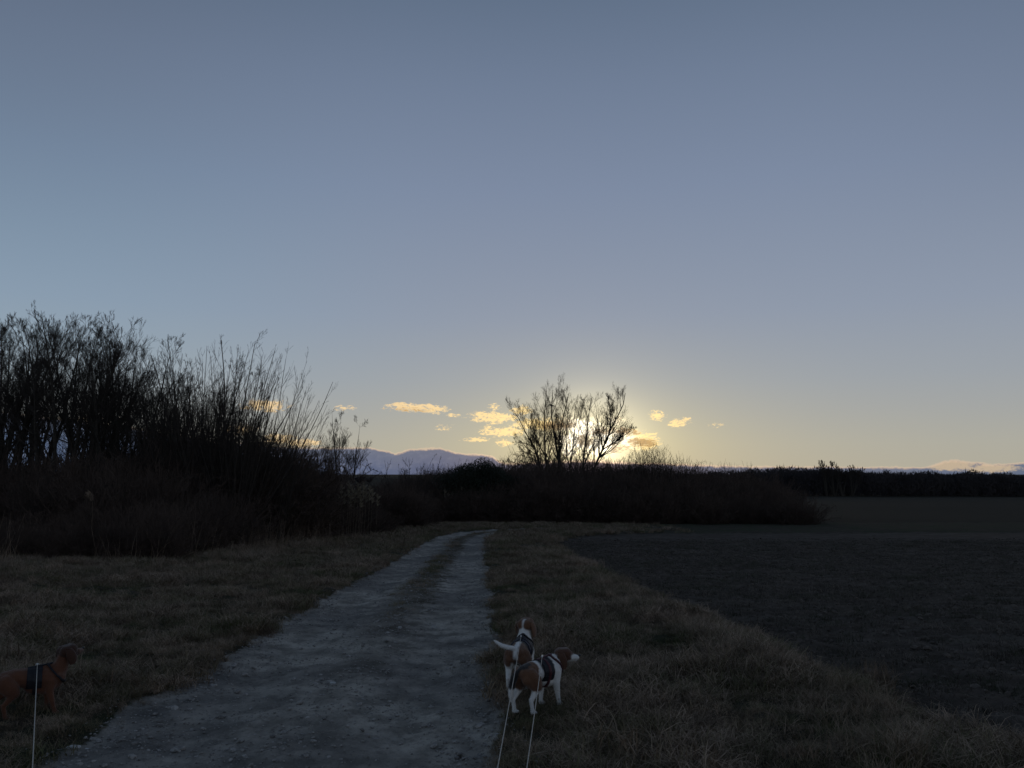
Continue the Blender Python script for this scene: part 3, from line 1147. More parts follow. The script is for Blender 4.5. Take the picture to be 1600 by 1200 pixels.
def stem3(pix, rng, D, sway=.5):
    pts = []
    n = len(pix)
    off = 0
    for k, (px, py) in enumerate(pix):
        pts.append(at(px, py, D + off))
        off += rng.uniform(-sway, sway)
    P = np.array([tuple(v) for v in pts])
    # resample to 10 points, smooth
    seg = np.concatenate([[0], np.cumsum(np.linalg.norm(np.diff(P, axis=0), axis=1))])
    u = np.linspace(0, seg[-1], 11)
    Q = np.stack([np.interp(u, seg, P[:, k]) for k in range(3)], -1)
    Q[1:-1] = (Q[:-2] + 2 * Q[1:-1] + Q[2:]) / 4
    Q[1:-1] += rng.normal(0, .035, Q[1:-1].shape)
    return Q


def centre_tree(seed, stems, label, D=DC, dens=1.0, r0=.13):
    rng = np.random.default_rng(seed)
    Ps, Rs = [], []
    for pix, rs in stems:
        Q = stem3(pix, rng, D)
        Ps.append(Q)
        Rs.append(np.linspace(r0 * rs, r0 * rs * .16, 11))
    P, R = np.array(Ps), np.array(Rs)
    base = Vector(P[0, 0])
    base.z = hz(base.x, base.y)
    for a in P:
        if a[0, 2] < base.z + 2.5:
            pass
    P = P - np.array(tuple(base))
    tr = tubes(P, R, 7)
    k = lambda v: max(2, int(round(v * dens)))
    lv = [(k(21), .24, .93, 40, .33, 6, .75, .045, 4), (k(6), .15, .97, 34, .60, 4, .5, .04, 3), (6, .15, 1, 28, .66, 3, .35, .04, 3), (3, .15, 1, 24, .7, 2, .25, .03, 3)]
    cr = join(ramify(P, R, lv, rng, .0048, .5))
    root = link('bare_tree', None, loc=base)
    link('trunk', mesh_np('trunk', tr[0], [tr[1]], M_BARK, True), root)
    link('crown', mesh_np('crown', cr[0], [cr[1]], M_TWIG), root)
    tag(root, label, 'tree', 'bare trees in front of the setting sun')
    return root, base, P


centre_tree(201, [([(850, 800), (843, 721), (832, 688), (820, 677), (809, 652), (802, 640)], 1),
                  ([(846, 750), (838, 715), (822, 706), (806, 706)], .5),
                  ([(844, 730), (836, 700), (818, 690), (802, 691)], .45),
                  ([(843, 740), (836, 718), (826, 712), (810, 722)], .4)],
            'leftmost bare tree before the sunset, leaning left with low side branches')
centre_tree(202, [([(857, 800), (853, 721), (850, 696), (851, 669), (851, 645), (853, 617)], 1),
                  ([(853, 722), (850, 706), (840, 692), (832, 668), (830, 642)], .55)],
            'slim bare tree right of the leftmost leaning one before the sunset')
t3, t3base, t3P = centre_tree(203, [([(875, 800), (872, 718), (866, 685), (862.5, 655), (862, 633), (864, 609)], 1.05),
                  ([(875, 800), (873, 718), (875, 669), (882.5, 643), (887, 628), (889, 614)], 1)],
            'tall bare tree with two trunks from one base before the sunset, a bird in it')
centre_tree(204, [([(893, 800), (890, 729), (884, 707), (884.5, 685), (882.5, 669), (889, 643), (890, 630)], .8),
                  ([(893, 800), (890, 729), (894, 702), (897, 685), (896, 650), (902, 622)], .8)],
            'thin bare tree forking in a narrow V in the brightest glow', dens=.85)
centre_tree(205, [([(906, 800), (910, 731), (914, 696), (917.5, 666), (920, 648), (924, 622)], 1),
                  ([(910, 735), (916, 716), (931, 688), (944, 667), (950, 655)], .5)],
            'bare tree between the narrow V and the right leaning tree')
centre_tree(206, [([(905, 800), (926, 733), (935.5, 713), (943.7, 699), (950.6, 674), (964, 651), (978, 633), (977, 614)], 1.25),
                  ([(936, 713), (944, 700), (960, 692), (974, 682), (988, 672)], .6),
                  ([(946, 694), (951, 680), (954, 666), (953, 645), (950, 622)], .65)],
            'rightmost large bare tree before the sunset, its trunk leaning right', dens=1.1)

# shrubs about the group
place_shrub('bush', bush_mesh('round_a', 211, 6.2, 2.7, 60, .008, 8, 4, M_TWIG, 9000), 1012, 66, 704,
            'rounded twiggy bush right of the sunset trees', 'bush', rz=0, w=1.0)
place_shrub('bush', coppice('round_b', 212, 5, 40, 40, 8, 3, base=1.4, rmin=.010), 975, 68, 716,
            'low thin bush between the sunset trees and the rounded bush', 'bush', rz=0, w=1.1)
place_shrub('bush', coppice('low_c', 213, 5, 20, 30, 8, 3, base=1., rmin=.010), 825, 66, 712,
            'low twiggy bush at the foot of the left leaning tree', 'bush', rz=0)
place_shrub('bush', coppice('low_d', 214, 5, 26, 44, 6, 3, base=.8, rmin=.010), 640, 60, 715,
            'bare spiky bush standing against the blue cloud bank', 'bush', rz=0, w=1.0)
place_shrub('bush', coppice('low_e', 215, 5, 18, 44, 6, 3, base=.8, rmin=.010), 697, 62, 721,
            'small bare bush just left of the dark rounded evergreen', 'bush', rz=0, w=.8)
place_shrub('bush', coppice('low_f', 216, 5, 26, 34, 6, 3, base=.8, rmin=.010), 668, 63, 730,
            'low bare bush between the spiky one and the small one', 'bush', rz=0, w=1.0)


def leafy_mass(name, seed, n, rx, ry, rz_, leaf, mat):
    rng = np.random.default_rng(seed)
    u = rng.normal(0, 1, (n, 3))
    u /= np.linalg.norm(u, axis=1, keepdims=True)
    rad = rng.uniform(.55, 1.0, n) ** .6
    lump = 1 + .16 * np.sin(u[:, 0] * 7 + 1) * np.cos(u[:, 1] * 5) + .12 * np.sin(u[:, 2] * 9)
    c = u * rad[:, None] * lump[:, None] * np.array([rx, ry, rz_])
    c[:, 2] = (np.abs(c[:, 2]) / rz_) ** .6 * rz_
    a = rng.normal(0, 1, (n, 3))
    b = rng.normal(0, 1, (n, 3))
    a *= leaf / np.linalg.norm(a, axis=1, keepdims=True)
    b *= leaf * .6 / np.linalg.norm(b, axis=1, keepdims=True)
    V = np.stack([c - a, c + b, c + a, c - b], 1).reshape(-1, 3)
    return mesh_np(name, V, [np.arange(n * 4).reshape(-1, 4)], mat)


M_EVER = flat_mat('evergreen_leaves', (0.012, 0.018, 0.011, 1), (0.028, 0.034, 0.02, 1), 2.5, 0.7)
p = at(748, 735, 61)
gz = hz(p.x, p.y)
r = link('evergreen_bush', None, loc=(p.x, p.y, gz))
link('foliage', leafy_mass('ever', 5, 34000, 3.3, 2.2, at(748, 725, 61).z - gz, .07, M_EVER), r)
link('stems', bush_mesh('ever_stems', 6, 1.8, 1.6, 20), r)
tag(r, 'dark rounded evergreen bush left of the sunset trees', 'bush')

# ---- thickets: one tangled mass, nobody could count its bushes
BUSH = [bush_mesh('bush%d' % k, 230 + k) for k in range(4)]
BUSH_H = np.mean([obj_top([b], 98.8) for b in BUSH])


def thicket(name, spots, label):
    """spots: (px, D, top_row, width factor)"""
    pts, rots, scl, idx = [], [], [], []
    for (px, D, top) in spots:
        p = at(px, 735, D)
        gz = hz(p.x, p.y)
        s = max(.25, (at(px, top, D).z - gz) / BUSH_H) * random.uniform(.96, 1.13)
        pts.append((p.x, p.y, gz))
        rots.append((0, 0, random.uniform(0, 6.28)))
        scl.append(s)
        idx.append(random.randrange(4))
    o = scatter(name, pts, rots, scl, BUSH, idx)
    tag(o, label, 'thicket')


TT = ([560, 600, 640, 700, 780, 860, 920, 950, 1010, 1060, 1080, 1120, 1180, 1230, 1258, 1272], [772, 764, 756, 744, 736, 732, 735, 741, 732, 741, 746, 747, 751, 763, 779, 804])
spots = []
for row, (D, drop, step) in enumerate([(58, 34, 15), (61, 18, 16), (65, 8, 16), (70, 2, 16), (76, 0, 16)]):
    px = 575 - row * 8
    while px < 1262 - row * 22:
        spots.append((px, D + random.uniform(-1, 1), np.interp(px, *TT) + drop + random.uniform(-4, 5) + (3 if px < 1050 else 7) * math.sin(px / 13.0) * math.sin(px / 37.0)))
        px += step * random.uniform(.7, 1.2)
thicket('bramble_thicket', spots, 'dark thicket of brambles and bare bushes behind the bend of the track')
TL = ([-200, 0, 100, 200, 260, 330, 400, 450, 480, 520, 560, 600], [726, 726, 724, 714, 702, 692, 694, 712, 736, 762, 778, 796])
spots = []
for row, (D, drop, step) in enumerate([(18.2, 105, 34), (20, 82, 34), (25, 42, 34), (28, 16, 34), (32, 4, 32), (37, 0, 30)]):
    px = -160
    while px < [330, 400, 520, 560, 575, 600][row]:
        dd = D + random.uniform(-.8, .8)
        spots.append((px, dd + max(0, (px - 250)) * .022 * (6 - row) / 2.2, np.interp(px, *TL) + drop * (1 if px < 420 else .6) + random.uniform(-5, 10)))
        px += step * random.uniform(.7, 1.2)
for k in range(26):
    px = random.uniform(480, 650)
    spots.append((px, random.uniform(45, 52), np.interp(px, [480, 560, 650], [752, 772, 764]) + random.uniform(0, 16)))
thicket('hedge_thicket', spots, 'black tangle of undergrowth along the foot of the left wood')
place_shrub('bush', BUSH[1], 1240, 56, 768, 'low rounded bush closing the right end of the thicket', 'bush', w=1.2)
place_shrub('bush', BUSH[2], 545, 44, 772, 'reddish brown bramble mound left of the bend in the track', 'bush', w=1.2)

# ---- reeds with pale plumes


def reed_meshes():
    rng = np.random.default_rng(9)
    P, R = grow(np.zeros((1, 3)), np.array([[.04, 0, 1.]]), np.array([2.3]), np.array([.0045]), 6, 0, .03, rng, .5)
    st = tubes(P, R, 4)
    tip = P[0, -2]
    s = tip[None] + np.stack([np.zeros(50), np.zeros(50), rng.uniform(-.15, .35, 50)], -1)
    a = rng.uniform(0, 6.28, 50)
    d = np.stack([np.cos(a) * .5 + .35, np.sin(a) * .5, np.full(50, .9)], -1)
    P2, R2 = grow(s, d, rng.uniform(.12, .26, 50), np.full(50, .016), 3, -.4, .1, rng, .3)
    pl = tubes(P2, R2, 3)
    return mesh_np('reed_stem', st[0], [st[1]], M_REED), mesh_np('reed_plume', pl[0], [pl[1]], M_REED)


REED = reed_meshes()
reed_px = [(532, 753), (537, 765), (543, 748), (549, 756), (553, 762), (557, 751), (561, 758), (566, 750), (570, 760), (576, 756), (580, 762), (588, 768),
           (527, 770), (545, 770), (563, 772), (694, 762), (699, 768), (706, 766), (720, 758), (728, 768), (712, 778), (530, 760)]
for i, (px, py) in enumerate(reed_px):
    D = random.uniform(32.5, 33.5) if px < 620 else 59.4
    p = at(px, py, D)
    gz = hz(p.x, p.y)
    r = link('reed', None, loc=(p.x, p.y, gz))
    link('stem', REED[0], r)
    link('plume', REED[1], r)
    s = (p.z - gz) / 2.5
    r.scale = (max(s, .9), max(s, .9), s)
    r.rotation_euler = (0, 0, random.uniform(-.6, .6))
    if px < 620:
        tag(r, 'pale reed plume catching light in the clump beyond the wood end', 'reed', 'reeds in the clump beyond the wood end')
    else:
        tag(r, 'pale reed plume standing out of the dark thicket left of the sunset', 'reed', 'reeds in the thicket left of the sunset')

# one bent pale stalk before the left wood
p = at(140, 880, 17.5)
gz = hz(p.x, p.y)
P = np.array([[(0, 0, 0), (-.12, 0, .35), (-.2, 0, .7), (-.22, .05, 1.0), (-.24, .05, 1.25), (-.30, .0, 1.42)]], float)
tb = tubes(P, np.full((1, 6), .0038), 5)
r = link('dead_stalk', mesh_np('dead_stalk', tb[0], [tb[1]], M_DRY), loc=(p.x + .2, p.y, gz))
rng_ = np.random.default_rng(2)
s_ = P[0, -1][None] + rng_.normal(0, .03, (40, 3))
P2, R2 = grow(s_, rng_.normal(0, 1, (40, 3)), np.full(40, .12), np.full(40, .006), 2, -.2, .1, rng_)
tb = tubes(P2, R2, 3)
link('seed_head', mesh_np('seed_head', tb[0], [tb[1]], M_DRY), r)
tag(r, 'tall bent pale stalk with a seed head before the dark left wood', 'stalk')

# ---- far wood on the right skyline


def far_tree_parts(n_tw, H, rng, base, wid):
    c = rng.uniform(-1, 1, (n_tw, 3))
    c[:, 2] = rng.uniform(0.0, 1, n_tw) ** .8
    env = np.sqrt(np.clip(1 - (np.abs(c[:, 2] - .55) / .55) ** 2.2, .05, 1))
    pos = base + np.stack([c[:, 0] * wid * env, c[:, 1] * wid * env, c[:, 2] * H], -1)
    d = np.stack([rng.normal(0, .35, n_tw) + c[:, 0] * .4, rng.normal(0, .3, n_tw), np.abs(rng.normal(.8, .3, n_tw))], -1)
    L = rng.uniform(.5, 1.7, n_tw)
    w = rng.uniform(.10, .26, n_tw)
    e = pos + d * L[:, None]
    sx = np.stack([w, rng.uniform(-1, 1, n_tw) * w, np.zeros(n_tw)], -1)
    return np.stack([pos - sx, pos + sx, e], 1).reshape(-1, 3)


def far_wood():
    rng = np.random.default_rng(31)
    TF = ([1040, 1100, 1160, 1200, 1260, 1330, 1400, 1500, 1600, 1750, 2000], [742, 737, 731, 729, 729, 731, 735, 736, 739, 740, 741])
    V = []
    for rw, (D, n) in enumerate([(392, 210), (402, 210), (414, 200), (430, 190)]):
        for px in np.linspace(1030, 2000, n):
            px = px + rng.uniform(-3, 3)
            p = at(px, 735, D + rng.uniform(-4, 4))
            gz = hz(p.x, p.y)
            H = at(px, np.interp(px, *TF) + rng.uniform(-1, 4) + 1.6 * math.sin(px / 9.) + 1.8 * math.sin(px / 23. + 1) * math.sin(px / 57.) + (3 - rw) * 1.5, D).z - gz
            if H < 2:
                continue
            V.append(far_tree_parts(190, H * rng.uniform(.86, .97), rng, np.array([p.x, p.y, gz]), 2.6))
    V = np.concatenate(V)
    o = link('distant_wood', mesh_np('distant_wood', V, [np.arange(len(V)).reshape(-1, 3)], M_WOOD))
    tag(o, 'long dark wood along the skyline beyond the far field', 'wood', kind='stuff')
    # nearer hedge running out to it from the thicket
    V = []
    for px in np.linspace(1075, 1290, 110):
        for D in (120, 135, 160):
            p = at(px + rng.uniform(-3, 3), 735, D)
            gz = hz(p.x, p.y)
            H = at(px, np.interp(px, [1070, 1120, 1180, 1290], [746, 738, 738, 736]) + rng.uniform(0, 5), D).z - gz
            v = far_tree_parts(110, 1, rng, np.zeros(3), 1.0)
            v = v * np.array([.8, .8, H * .5]) + np.array([p.x, p.y, gz])
            V.append(v)
    V = np.concatenate(V)
    # left far hedge bumps on the field skyline
    # (kept inside this same skyline builder for its helper)
    for i, (px, wpx) in enumerate([(563, 10), (577, 6)]):
        q = at(px, 742, 620)
        gz = hz(q.x, q.y)
        nn = 500
        v = far_tree_parts(nn, 1, rng, np.zeros(3), 1.0) * np.array([wpx * .25, 3, 2.0 if i == 0 else 1.3]) + np.array([q.x, q.y, gz])
        b = link('far_bush', mesh_np('far_bush', v, [np.arange(len(v)).reshape(-1, 3)], M_WOOD))
        tag(b, ['larger dark bush on the distant field skyline right of the young tree', 'smaller dark bush on the distant field skyline, right of a larger one'][i], 'bush')


far_wood()
for i, (px, top, k) in enumerate([(1291, 719, 0), (1303, 721, 1), (1316, 722, 2), (1329, 727, 3)]):
    q = at(px, 735, 385)
    fm = vase_tree('skyline%d' % i, 180 + i, 8, 4, 26, .55, rmin=.05, r0=.22, t0=.45)
    r = make_tree('bare_tree', fm)
    gz = hz(q.x, q.y)
    ss = (at(px, top, 385).z - gz) / obj_top(fm, 99)
    r.location = (q.x, q.y, gz)
    r.scale = (ss * .7, ss * .7, ss)
    tag(r, ['tallest bare tree rising above the distant wood, left of four', 'bare tree above the distant wood, second from left of four',
                   'bare tree above the distant wood, third from left of four', 'lowest bare tree above the distant wood, right end of four'][i], 'tree', 'bare trees rising above the distant wood')

# ------------------------------------------------------------------ animals


def chain_spheres(chain, step=.011):
    """chain: list of (x,y,z,r[,sx,sy,sz]); yields spheres interpolated along it"""
    out = []
    for a, b in zip(chain[:-1], chain[1:]):
        pa, pb = np.array(a[:3], float), np.array(b[:3], float)
        L = np.linalg.norm(pb - pa)
        n = max(2, int(L / step))
        for k in range(n + 1):
            t = k / n
            out.append((*(pa * (1 - t) + pb * t), a[3] * (1 - t) + b[3] * t))
    return out


_ico = None


def fused_mesh(name, chains, voxel=.006, smooth_it=6):
    """one continuous surface grown round tapered chains; returns mesh and per-vertex nearest tag"""
    bm0 = bmesh.new()
    bmesh.ops.create_icosphere(bm0, subdivisions=2, radius=1.0)
    base = np.array([tuple(v.co) for v in bm0.verts])
    fc = np.array([[v.index for v in f.verts] for f in bm0.faces])
    bm0.free()
    S, T, TT_ = [], [], []
    for tg, ch in chains:
        sp = chain_spheres(ch)
        for k, s in enumerate(sp):
            S.append(s)
            T.append(tg)
            TT_.append(k / max(1, len(sp) - 1))
    S = np.array(S)
    V = (base[None] * S[:, None, 3:4] + S[:, None, :3]).reshape(-1, 3)
    Fc = (fc[None] + (np.arange(len(S)) * len(base))[:, None, None]).reshape(-1, 3)
    me = mesh_np(name + '_raw', V, [Fc])
    tmp = bpy.data.objects.new('tmp', me)
    COL.objects.link(tmp)
    md = tmp.modifiers.new('r', 'REMESH')
    md.mode = 'VOXEL'
    md.voxel_size = voxel
    sm = tmp.modifiers.new('s', 'SMOOTH')
    sm.iterations = smooth_it
    sm.factor = .5
    dg = bpy.context.evaluated_depsgraph_get()
    out = bpy.data.meshes.new_from_object(tmp.evaluated_get(dg))
    out.name = name
    bpy.data.objects.remove(tmp)
    bpy.data.meshes.remove(me)
    out.polygons.foreach_set('use_smooth', np.ones(len(out.polygons), dtype=bool))
    co = np.empty(len(out.vertices) * 3, np.float32)
    out.vertices.foreach_get('co', co)
    co = co.reshape(-1, 3)
    D = np.linalg.norm(co[:, None] - S[None, :, :3], axis=2) - S[None, :, 3]
    j = D.argmin(1)
    return out, co, [T[k] for k in j], np.array([TT_[k] for k in j])


def fur_material(name):
    m, t, b = mat_new(name)
    c = t.node('ShaderNodeAttribute', attribute_name='coat').outputs['Color']
    P = t.node('ShaderNodeTexCoord').outputs['Object']
    mp = t.node('ShaderNodeMapping')
    t.put(mp.inputs[0], P)
    mp.inputs['Scale'].default_value = (60, 160, 60)
    n = t.noise(mp.outputs[0], 2.0, 4, .7)
    k = t.m('ADD', .72, t.m('MULTIPLY', n, .56))
    t.put(b.inputs['Base Color'], t.mix(1.0, c, t.xyz(k, k, k), 'MULTIPLY'))
    b.inputs['Roughness'].default_value = .75
    b.inputs['Specular IOR Level'].default_value = .3
    b.inputs['Sheen Weight'].default_value = .25
    bp = t.node('ShaderNodeBump')
    bp.inputs['Strength'].default_value = .6
    bp.inputs['Distance'].default_value = .004
    t.put(bp.inputs['Height'], n)
    t.l.new(bp.outputs[0], b.inputs['Normal'])
    return m


M_FUR = fur_material('dog_fur')
M_DARK = flat_mat('dark_gloss', (.008, .007, .007, 1), (.012, .01, .01, 1), 30, .3, spec=.5)
M_NYLON = flat_mat('black_nylon', (.010, .010, .014, 1), (.018, .018, .024, 1), 60, .6)
M_NAVY = flat_mat('navy_nylon', (.010, .013, .03, 1), (.018, .022, .045, 1), 60, .6)
M_STRAP = flat_mat('maroon_strap', (.05, .015, .02, 1), (.08, .025, .03, 1), 60, .6)
M_CORD = flat_mat('pale_cord', (.30, .28, .25, 1), (.50, .47, .42, 1), 200, .7)
M_METAL = flat_mat('clip_metal', (.45, .45, .45, 1), (.6, .6, .6, 1), 50, .35, spec=.6)

WHITE = np.array([.76, .75, .73])
TAN = np.array([.150, .070, .036])
DTAN = np.array([.085, .038, .022])
BLACK = np.array([.018, .016, .016])


def rot_z(v, a):
    c, s = math.cos(a), math.sin(a)
    return np.array([v[0] * c - v[1] * s, v[0] * s + v[1] * c, v[2]])


def build_dog(name, loc, heading, label, coat, neck_top, head_yaw, head_pitch, tail, legs, scale=1.0, harness=None, strap_mat=None, roll=0, ear_tuck=0):
    """local frame: +x forward, +y left, +z up; heading = clockwise degrees from straight ahead of the camera"""
    root = link(name, None, loc=loc)
    root.rotation_euler = (0, 0, math.radians(90 - heading))
    root.scale = (scale,) * 3
    ch = []
    nt = np.array(neck_top, float)
    # trunk: deep chest, tucked belly, level back
    ch.append(('torso', [(-.165, 0, .285, .056), (-.10, 0, .285, .066), (-.03, 0, .275, .073), (.05, 0, .262, .086), (.12, 0, .255, .088), (.165, 0, .262, .070)]))
    ch.append(('torso', [(-.185, .022, .280, .045), (-.12, .02, .290, .05)]))
    ch.append(('torso', [(-.185, -.022, .280, .045), (-.12, -.02, .290, .05)]))
    ch.append(('torso', [(.02, 0, .225, .07), (.10, 0, .205, .066), (.16, 0, .225, .05)]))
    ch.append(('torso', [(-.15, 0, .31, .03), (.0, 0, .318, .03), (.12, 0, .328, .035), (.15, 0, .325, .04)]))
    nb = np.array([.165, 0, .285])
    mid = nb * .45 + nt * .55 + np.array([.006, 0, -.004])
    ch.append(('neck', [(*nb, .070), (*mid, .052), (*nt, .044)]))
    # head
    hy, hp = math.radians(head_yaw), math.radians(head_pitch)
    fwd = np.array([math.cos(hy) * math.cos(hp), math.sin(hy) * math.cos(hp), math.sin(hp)])
    lft = np.array([-math.sin(hy), math.cos(hy), 0])
    upv = np.cross(fwd, lft)
    HS = 1.12
    H = lambda f, l, u: nt + fwd * f * HS + lft * l * HS + upv * u * HS
    for sgn in (-1, 1):
        ch.append(('skull', [(*H(-.004, .018 * sgn, .018), .040), (*H(.040, .017 * sgn, .022), .037)]))
        ch.append(('cheek', [(*H(.015, .026 * sgn, -.002), .031), (*H(.052, .017 * sgn, -.006), .025)]))
        ch.append(('muzzle', [(*H(.055, .012 * sgn, -.004), .024), (*H(.090, .009 * sgn, -.007), .0185), (*H(.114, .007 * sgn, -.009), .015)]))
    ch.append(('stop', [(*H(.040, 0, .030), .029), (*H(.068, 0, .014), .022)]))
    ch.append(('muzzle', [(*H(.055, 0, -.018), .020), (*H(.102, 0, -.022), .013)]))
    ch[:] = [(tg, [(*c[:3], c[3] * HS) for c in cc]) if tg in ('skull', 'cheek', 'muzzle', 'stop') else (tg, cc) for tg, cc in ch]
    # legs
    for key, J in legs.items():
        fl = 'fore' if key[0] == 'f' else 'hind'
        y = .058 if key[1] == 'l' else -.058
        if fl == 'fore':
            sh, elb, wr, pas, paw = J
            ch.append(('foreleg', [(sh[0], y * .75, sh[1], .047), (elb[0], y * 1.02, elb[1], .030), (wr[0], y, wr[1], .0175), (pas[0], y, pas[1], .0155), (pas[0] + .004, y, .020, .018)]))
            for k in (-1.5, -.5, .5, 1.5):
                ch.append(('forepaw', [(pas[0] + .002, y + .006 * k, .016, .012), (paw[0], y + .0085 * k, .0115, .010)]))
        else:
            hip, kn, hk, ft, paw = J
            ch.append(('thigh', [(hip[0], y * .75, hip[1], .060), ((hip[0] + kn[0]) / 2 + .004, y * 1.0, (hip[1] + kn[1]) / 2, .053), (kn[0], y * 1.12, kn[1], .036)]))
            ch.append(('thigh', [(hip[0] - .03, y * .8, hip[1] - .02, .045), (kn[0] - .035, y, kn[1] + .01, .036)]))
            ch.append(('hindleg', [(kn[0], y * 1.12, kn[1], .034), ((kn[0] + hk[0]) / 2, y * 1.06, (kn[1] + hk[1]) / 2, .024), (hk[0], y, hk[1], .0165), (ft[0], y, ft[1], .0145), (ft[0] + .004, y, .020, .017)]))
            ch.append(('hindleg', [(hk[0], y, hk[1], .016), (hk[0] - .012, y, hk[1] + .012, .009)]))
            for k in (-1.5, -.5, .5, 1.5):
                ch.append(('hindpaw', [(ft[0] + .002, y + .006 * k, .016, .012), (paw[0], y + .0085 * k, .0115, .010)]))
    ch.append(('tail', [(x, y_, z, r_) for x, y_, z, r_ in tail]))
    me, co, tags, tt = fused_mesh('dog_body', ch, .0058, 3)
    me.materials.append(M_FUR)
    # coat
    rng = np.random.default_rng(int(heading) + 5)
    nz = fbm(co[:, 0] * 10 + co[:, 2] * 7, co[:, 1] * 10 - co[:, 2] * 6, .7, 3) * .05
    hl = np.stack([(co - nt) @ fwd, (co - nt) @ lft, (co - nt) @ upv], -1)
    colr = np.array([coat(tags[i], tt[i], co[i], hl[i], nz[i]) for i in range(len(co))])
    # soften borders between patches
    ed = np.empty(len(me.edges) * 2, np.int32)
    me.edges.foreach_get('vertices', ed)
    ed = ed.reshape(-1, 2)
    for _ in range(2):
        acc = colr.copy()
        cnt = np.ones(len(co))
        np.add.at(acc, ed[:, 0], colr[ed[:, 1]])
        np.add.at(acc, ed[:, 1], colr[ed[:, 0]])
        np.add.at(cnt, ed[:, 0], 1)
        np.add.at(cnt, ed[:, 1], 1)
        colr = acc / cnt[:, None]
    a = me.color_attributes.new('coat', 'FLOAT_COLOR', 'POINT')
    a.data.foreach_set('color', np.concatenate([colr, np.ones((len(co), 1))], 1).astype(np.float32).ravel())
    body = link('body', me, root)
    # short hair lying back along the body
    nv = np.empty(len(co) * 3, np.float32)
    me.vertices.foreach_get('normal', nv)
    nv = nv.reshape(-1, 3)
    nh = 26000
    pick = rng.integers(0, len(co), nh)
    p0 = co[pick] + rng.normal(0, .002, (nh, 3)) - nv[pick] * .001
    flow = np.array([-1, 0, -.75]) + rng.normal(0, .25, (nh, 3))
    flow -= (flow * nv[pick]).sum(1, keepdims=True) * nv[pick]
    flow /= np.linalg.norm(flow, axis=1, keepdims=True) + 1e-9
    hd = flow + nv[pick] * rng.uniform(.25, .55, (nh, 1))
    ln = rng.uniform(.007, .014, (nh, 1))
    sd_ = np.cross(hd, nv[pick])
    sd_ /= np.linalg.norm(sd_, axis=1, keepdims=True) + 1e-9
    hv = np.stack([p0 - sd_ * .0006, p0 + sd_ * .0006, p0 + hd * ln], 1).reshape(-1, 3)
    hm = mesh_np('fur', hv, [np.arange(nh * 3).reshape(-1, 3)], M_FUR)
    hc = colr[pick] * rng.uniform(.75, 1.15, (nh, 1))
    ca = hm.color_attributes.new('coat', 'FLOAT_COLOR', 'POINT')
    ca.data.foreach_set('color', np.repeat(np.concatenate([hc, np.ones((nh, 1))], 1), 3, axis=0).astype(np.float32).ravel())
    tag(link('fur', hm, root), kind='stuff')
    # ears: soft hanging flaps
    for sgn in (-1, 1):
        rows = []
        for k, (f, o_, u, w, th) in enumerate([(-.004, .044, .042, .015, .007), (.000, .056, .032, .023, .007), (.004, .064, .008, .030, .0065), (.008, .067, -.020, .033, .006), (.012, .066, -.048, .028, .005), (.014, .061, -.070, .015, .0045)]):
            ring = []
            for q in range(12):
                an = q / 12 * 2 * math.pi
                ring.append(H(f + math.cos(an) * w, (o_ + math.sin(an) * th + .004 * math.cos(an)) * sgn, u))
            rows.append(ring)
        V = np.array([v for ring in rows for v in ring])
        idx = np.arange(len(V)).reshape(len(rows), 12)
        nx = np.roll(idx, -1, 1)
        q4 = np.stack([idx[:-1], nx[:-1], nx[1:], idx[1:]], -1).reshape(-1, 4)
        em = mesh_np('ear', V, [q4, idx[:1], idx[-1:, ::-1]], M_FUR, True)
        ca = em.color_attributes.new('coat', 'FLOAT_COLOR', 'POINT')
        ec = coat('ear', 0, V[0], None, 0)
        ca.data.foreach_set('color', np.tile(np.append(ec, 1), (len(V), 1)).astype(np.float32).ravel())
        link('ear', em, root)
        eb = bmesh.new()
        bmesh.ops.create_icosphere(eb, subdivisions=2, radius=.0068)
        ee = bpy.data.meshes.new('eye')
        eb.to_mesh(ee)
        eb.free()
        ee.materials.append(M_DARK)
        link('eye', ee, root, loc=H(.064, .031 * sgn, .020))
    nb_ = bmesh.new()
    bmesh.ops.create_icosphere(nb_, subdivisions=2, radius=.0125)
    for v in nb_.verts:
        v.co.z *= .75
    ne = bpy.data.meshes.new('nose')
    nb_.to_mesh(ne)
    nb_.free()
    ne.materials.append(M_DARK)
    link('nose', ne, root, loc=H(.131, 0, .002))
    # harness: fabric lying on the coat
    if harness:
        fcs = [tuple(pp.vertices) for pp in me.polygons]
        nr = np.empty(len(co) * 3, np.float32)
        me.vertices.foreach_get('normal', nr)
        nr = nr.reshape(-1, 3)
        tor = np.array([tg in ('torso', 'neck', 'foreleg') for tg in tags])

        def shell(pred, off, mat, nm, parent):
            m = np.array([pred(co[i], tags[i]) and tor[i] for i in range(len(co))])
            sel = [f for f in fcs if all(m[v] for v in f)]
            if not sel:
                return None
            sa = np.array(sel)
            u, inv = np.unique(sa.ravel(), return_inverse=True)
            outer = co[u] + nr[u] * off
            me2 = mesh_np(nm, outer, [inv.reshape(sa.shape)], mat, True)
            o = link(nm, me2, parent)
            sd = o.modifiers.new('thick', 'SOLIDIFY')
            sd.thickness = off * .9
            sd.offset = -1
            return o
        hs = shell(harness['pad'], .007, harness['mat'], 'harness', root)
        if hs:
            for nm, pr, mt in harness['straps']:
                so = shell(pr, .010, mt, nm, hs)
            # ring where the leash clips on
            ra = np.linspace(0, 2 * np.pi, 17)[:-1]
            rp = harness['ring']
            P = np.array([[(rp[0] + .013 * math.cos(q), rp[1], rp[2] + .013 * math.sin(q)) for q in np.append(ra, ra[0])]])
            tb = tubes(P, np.full((1, 17), .0022), 6)
            link('leash_ring', mesh_np('leash_ring', tb[0], [tb[1]], M_METAL, True), hs)
    tag(root, label, 'dog')
    bpy.context.view_layer.update()
    return root


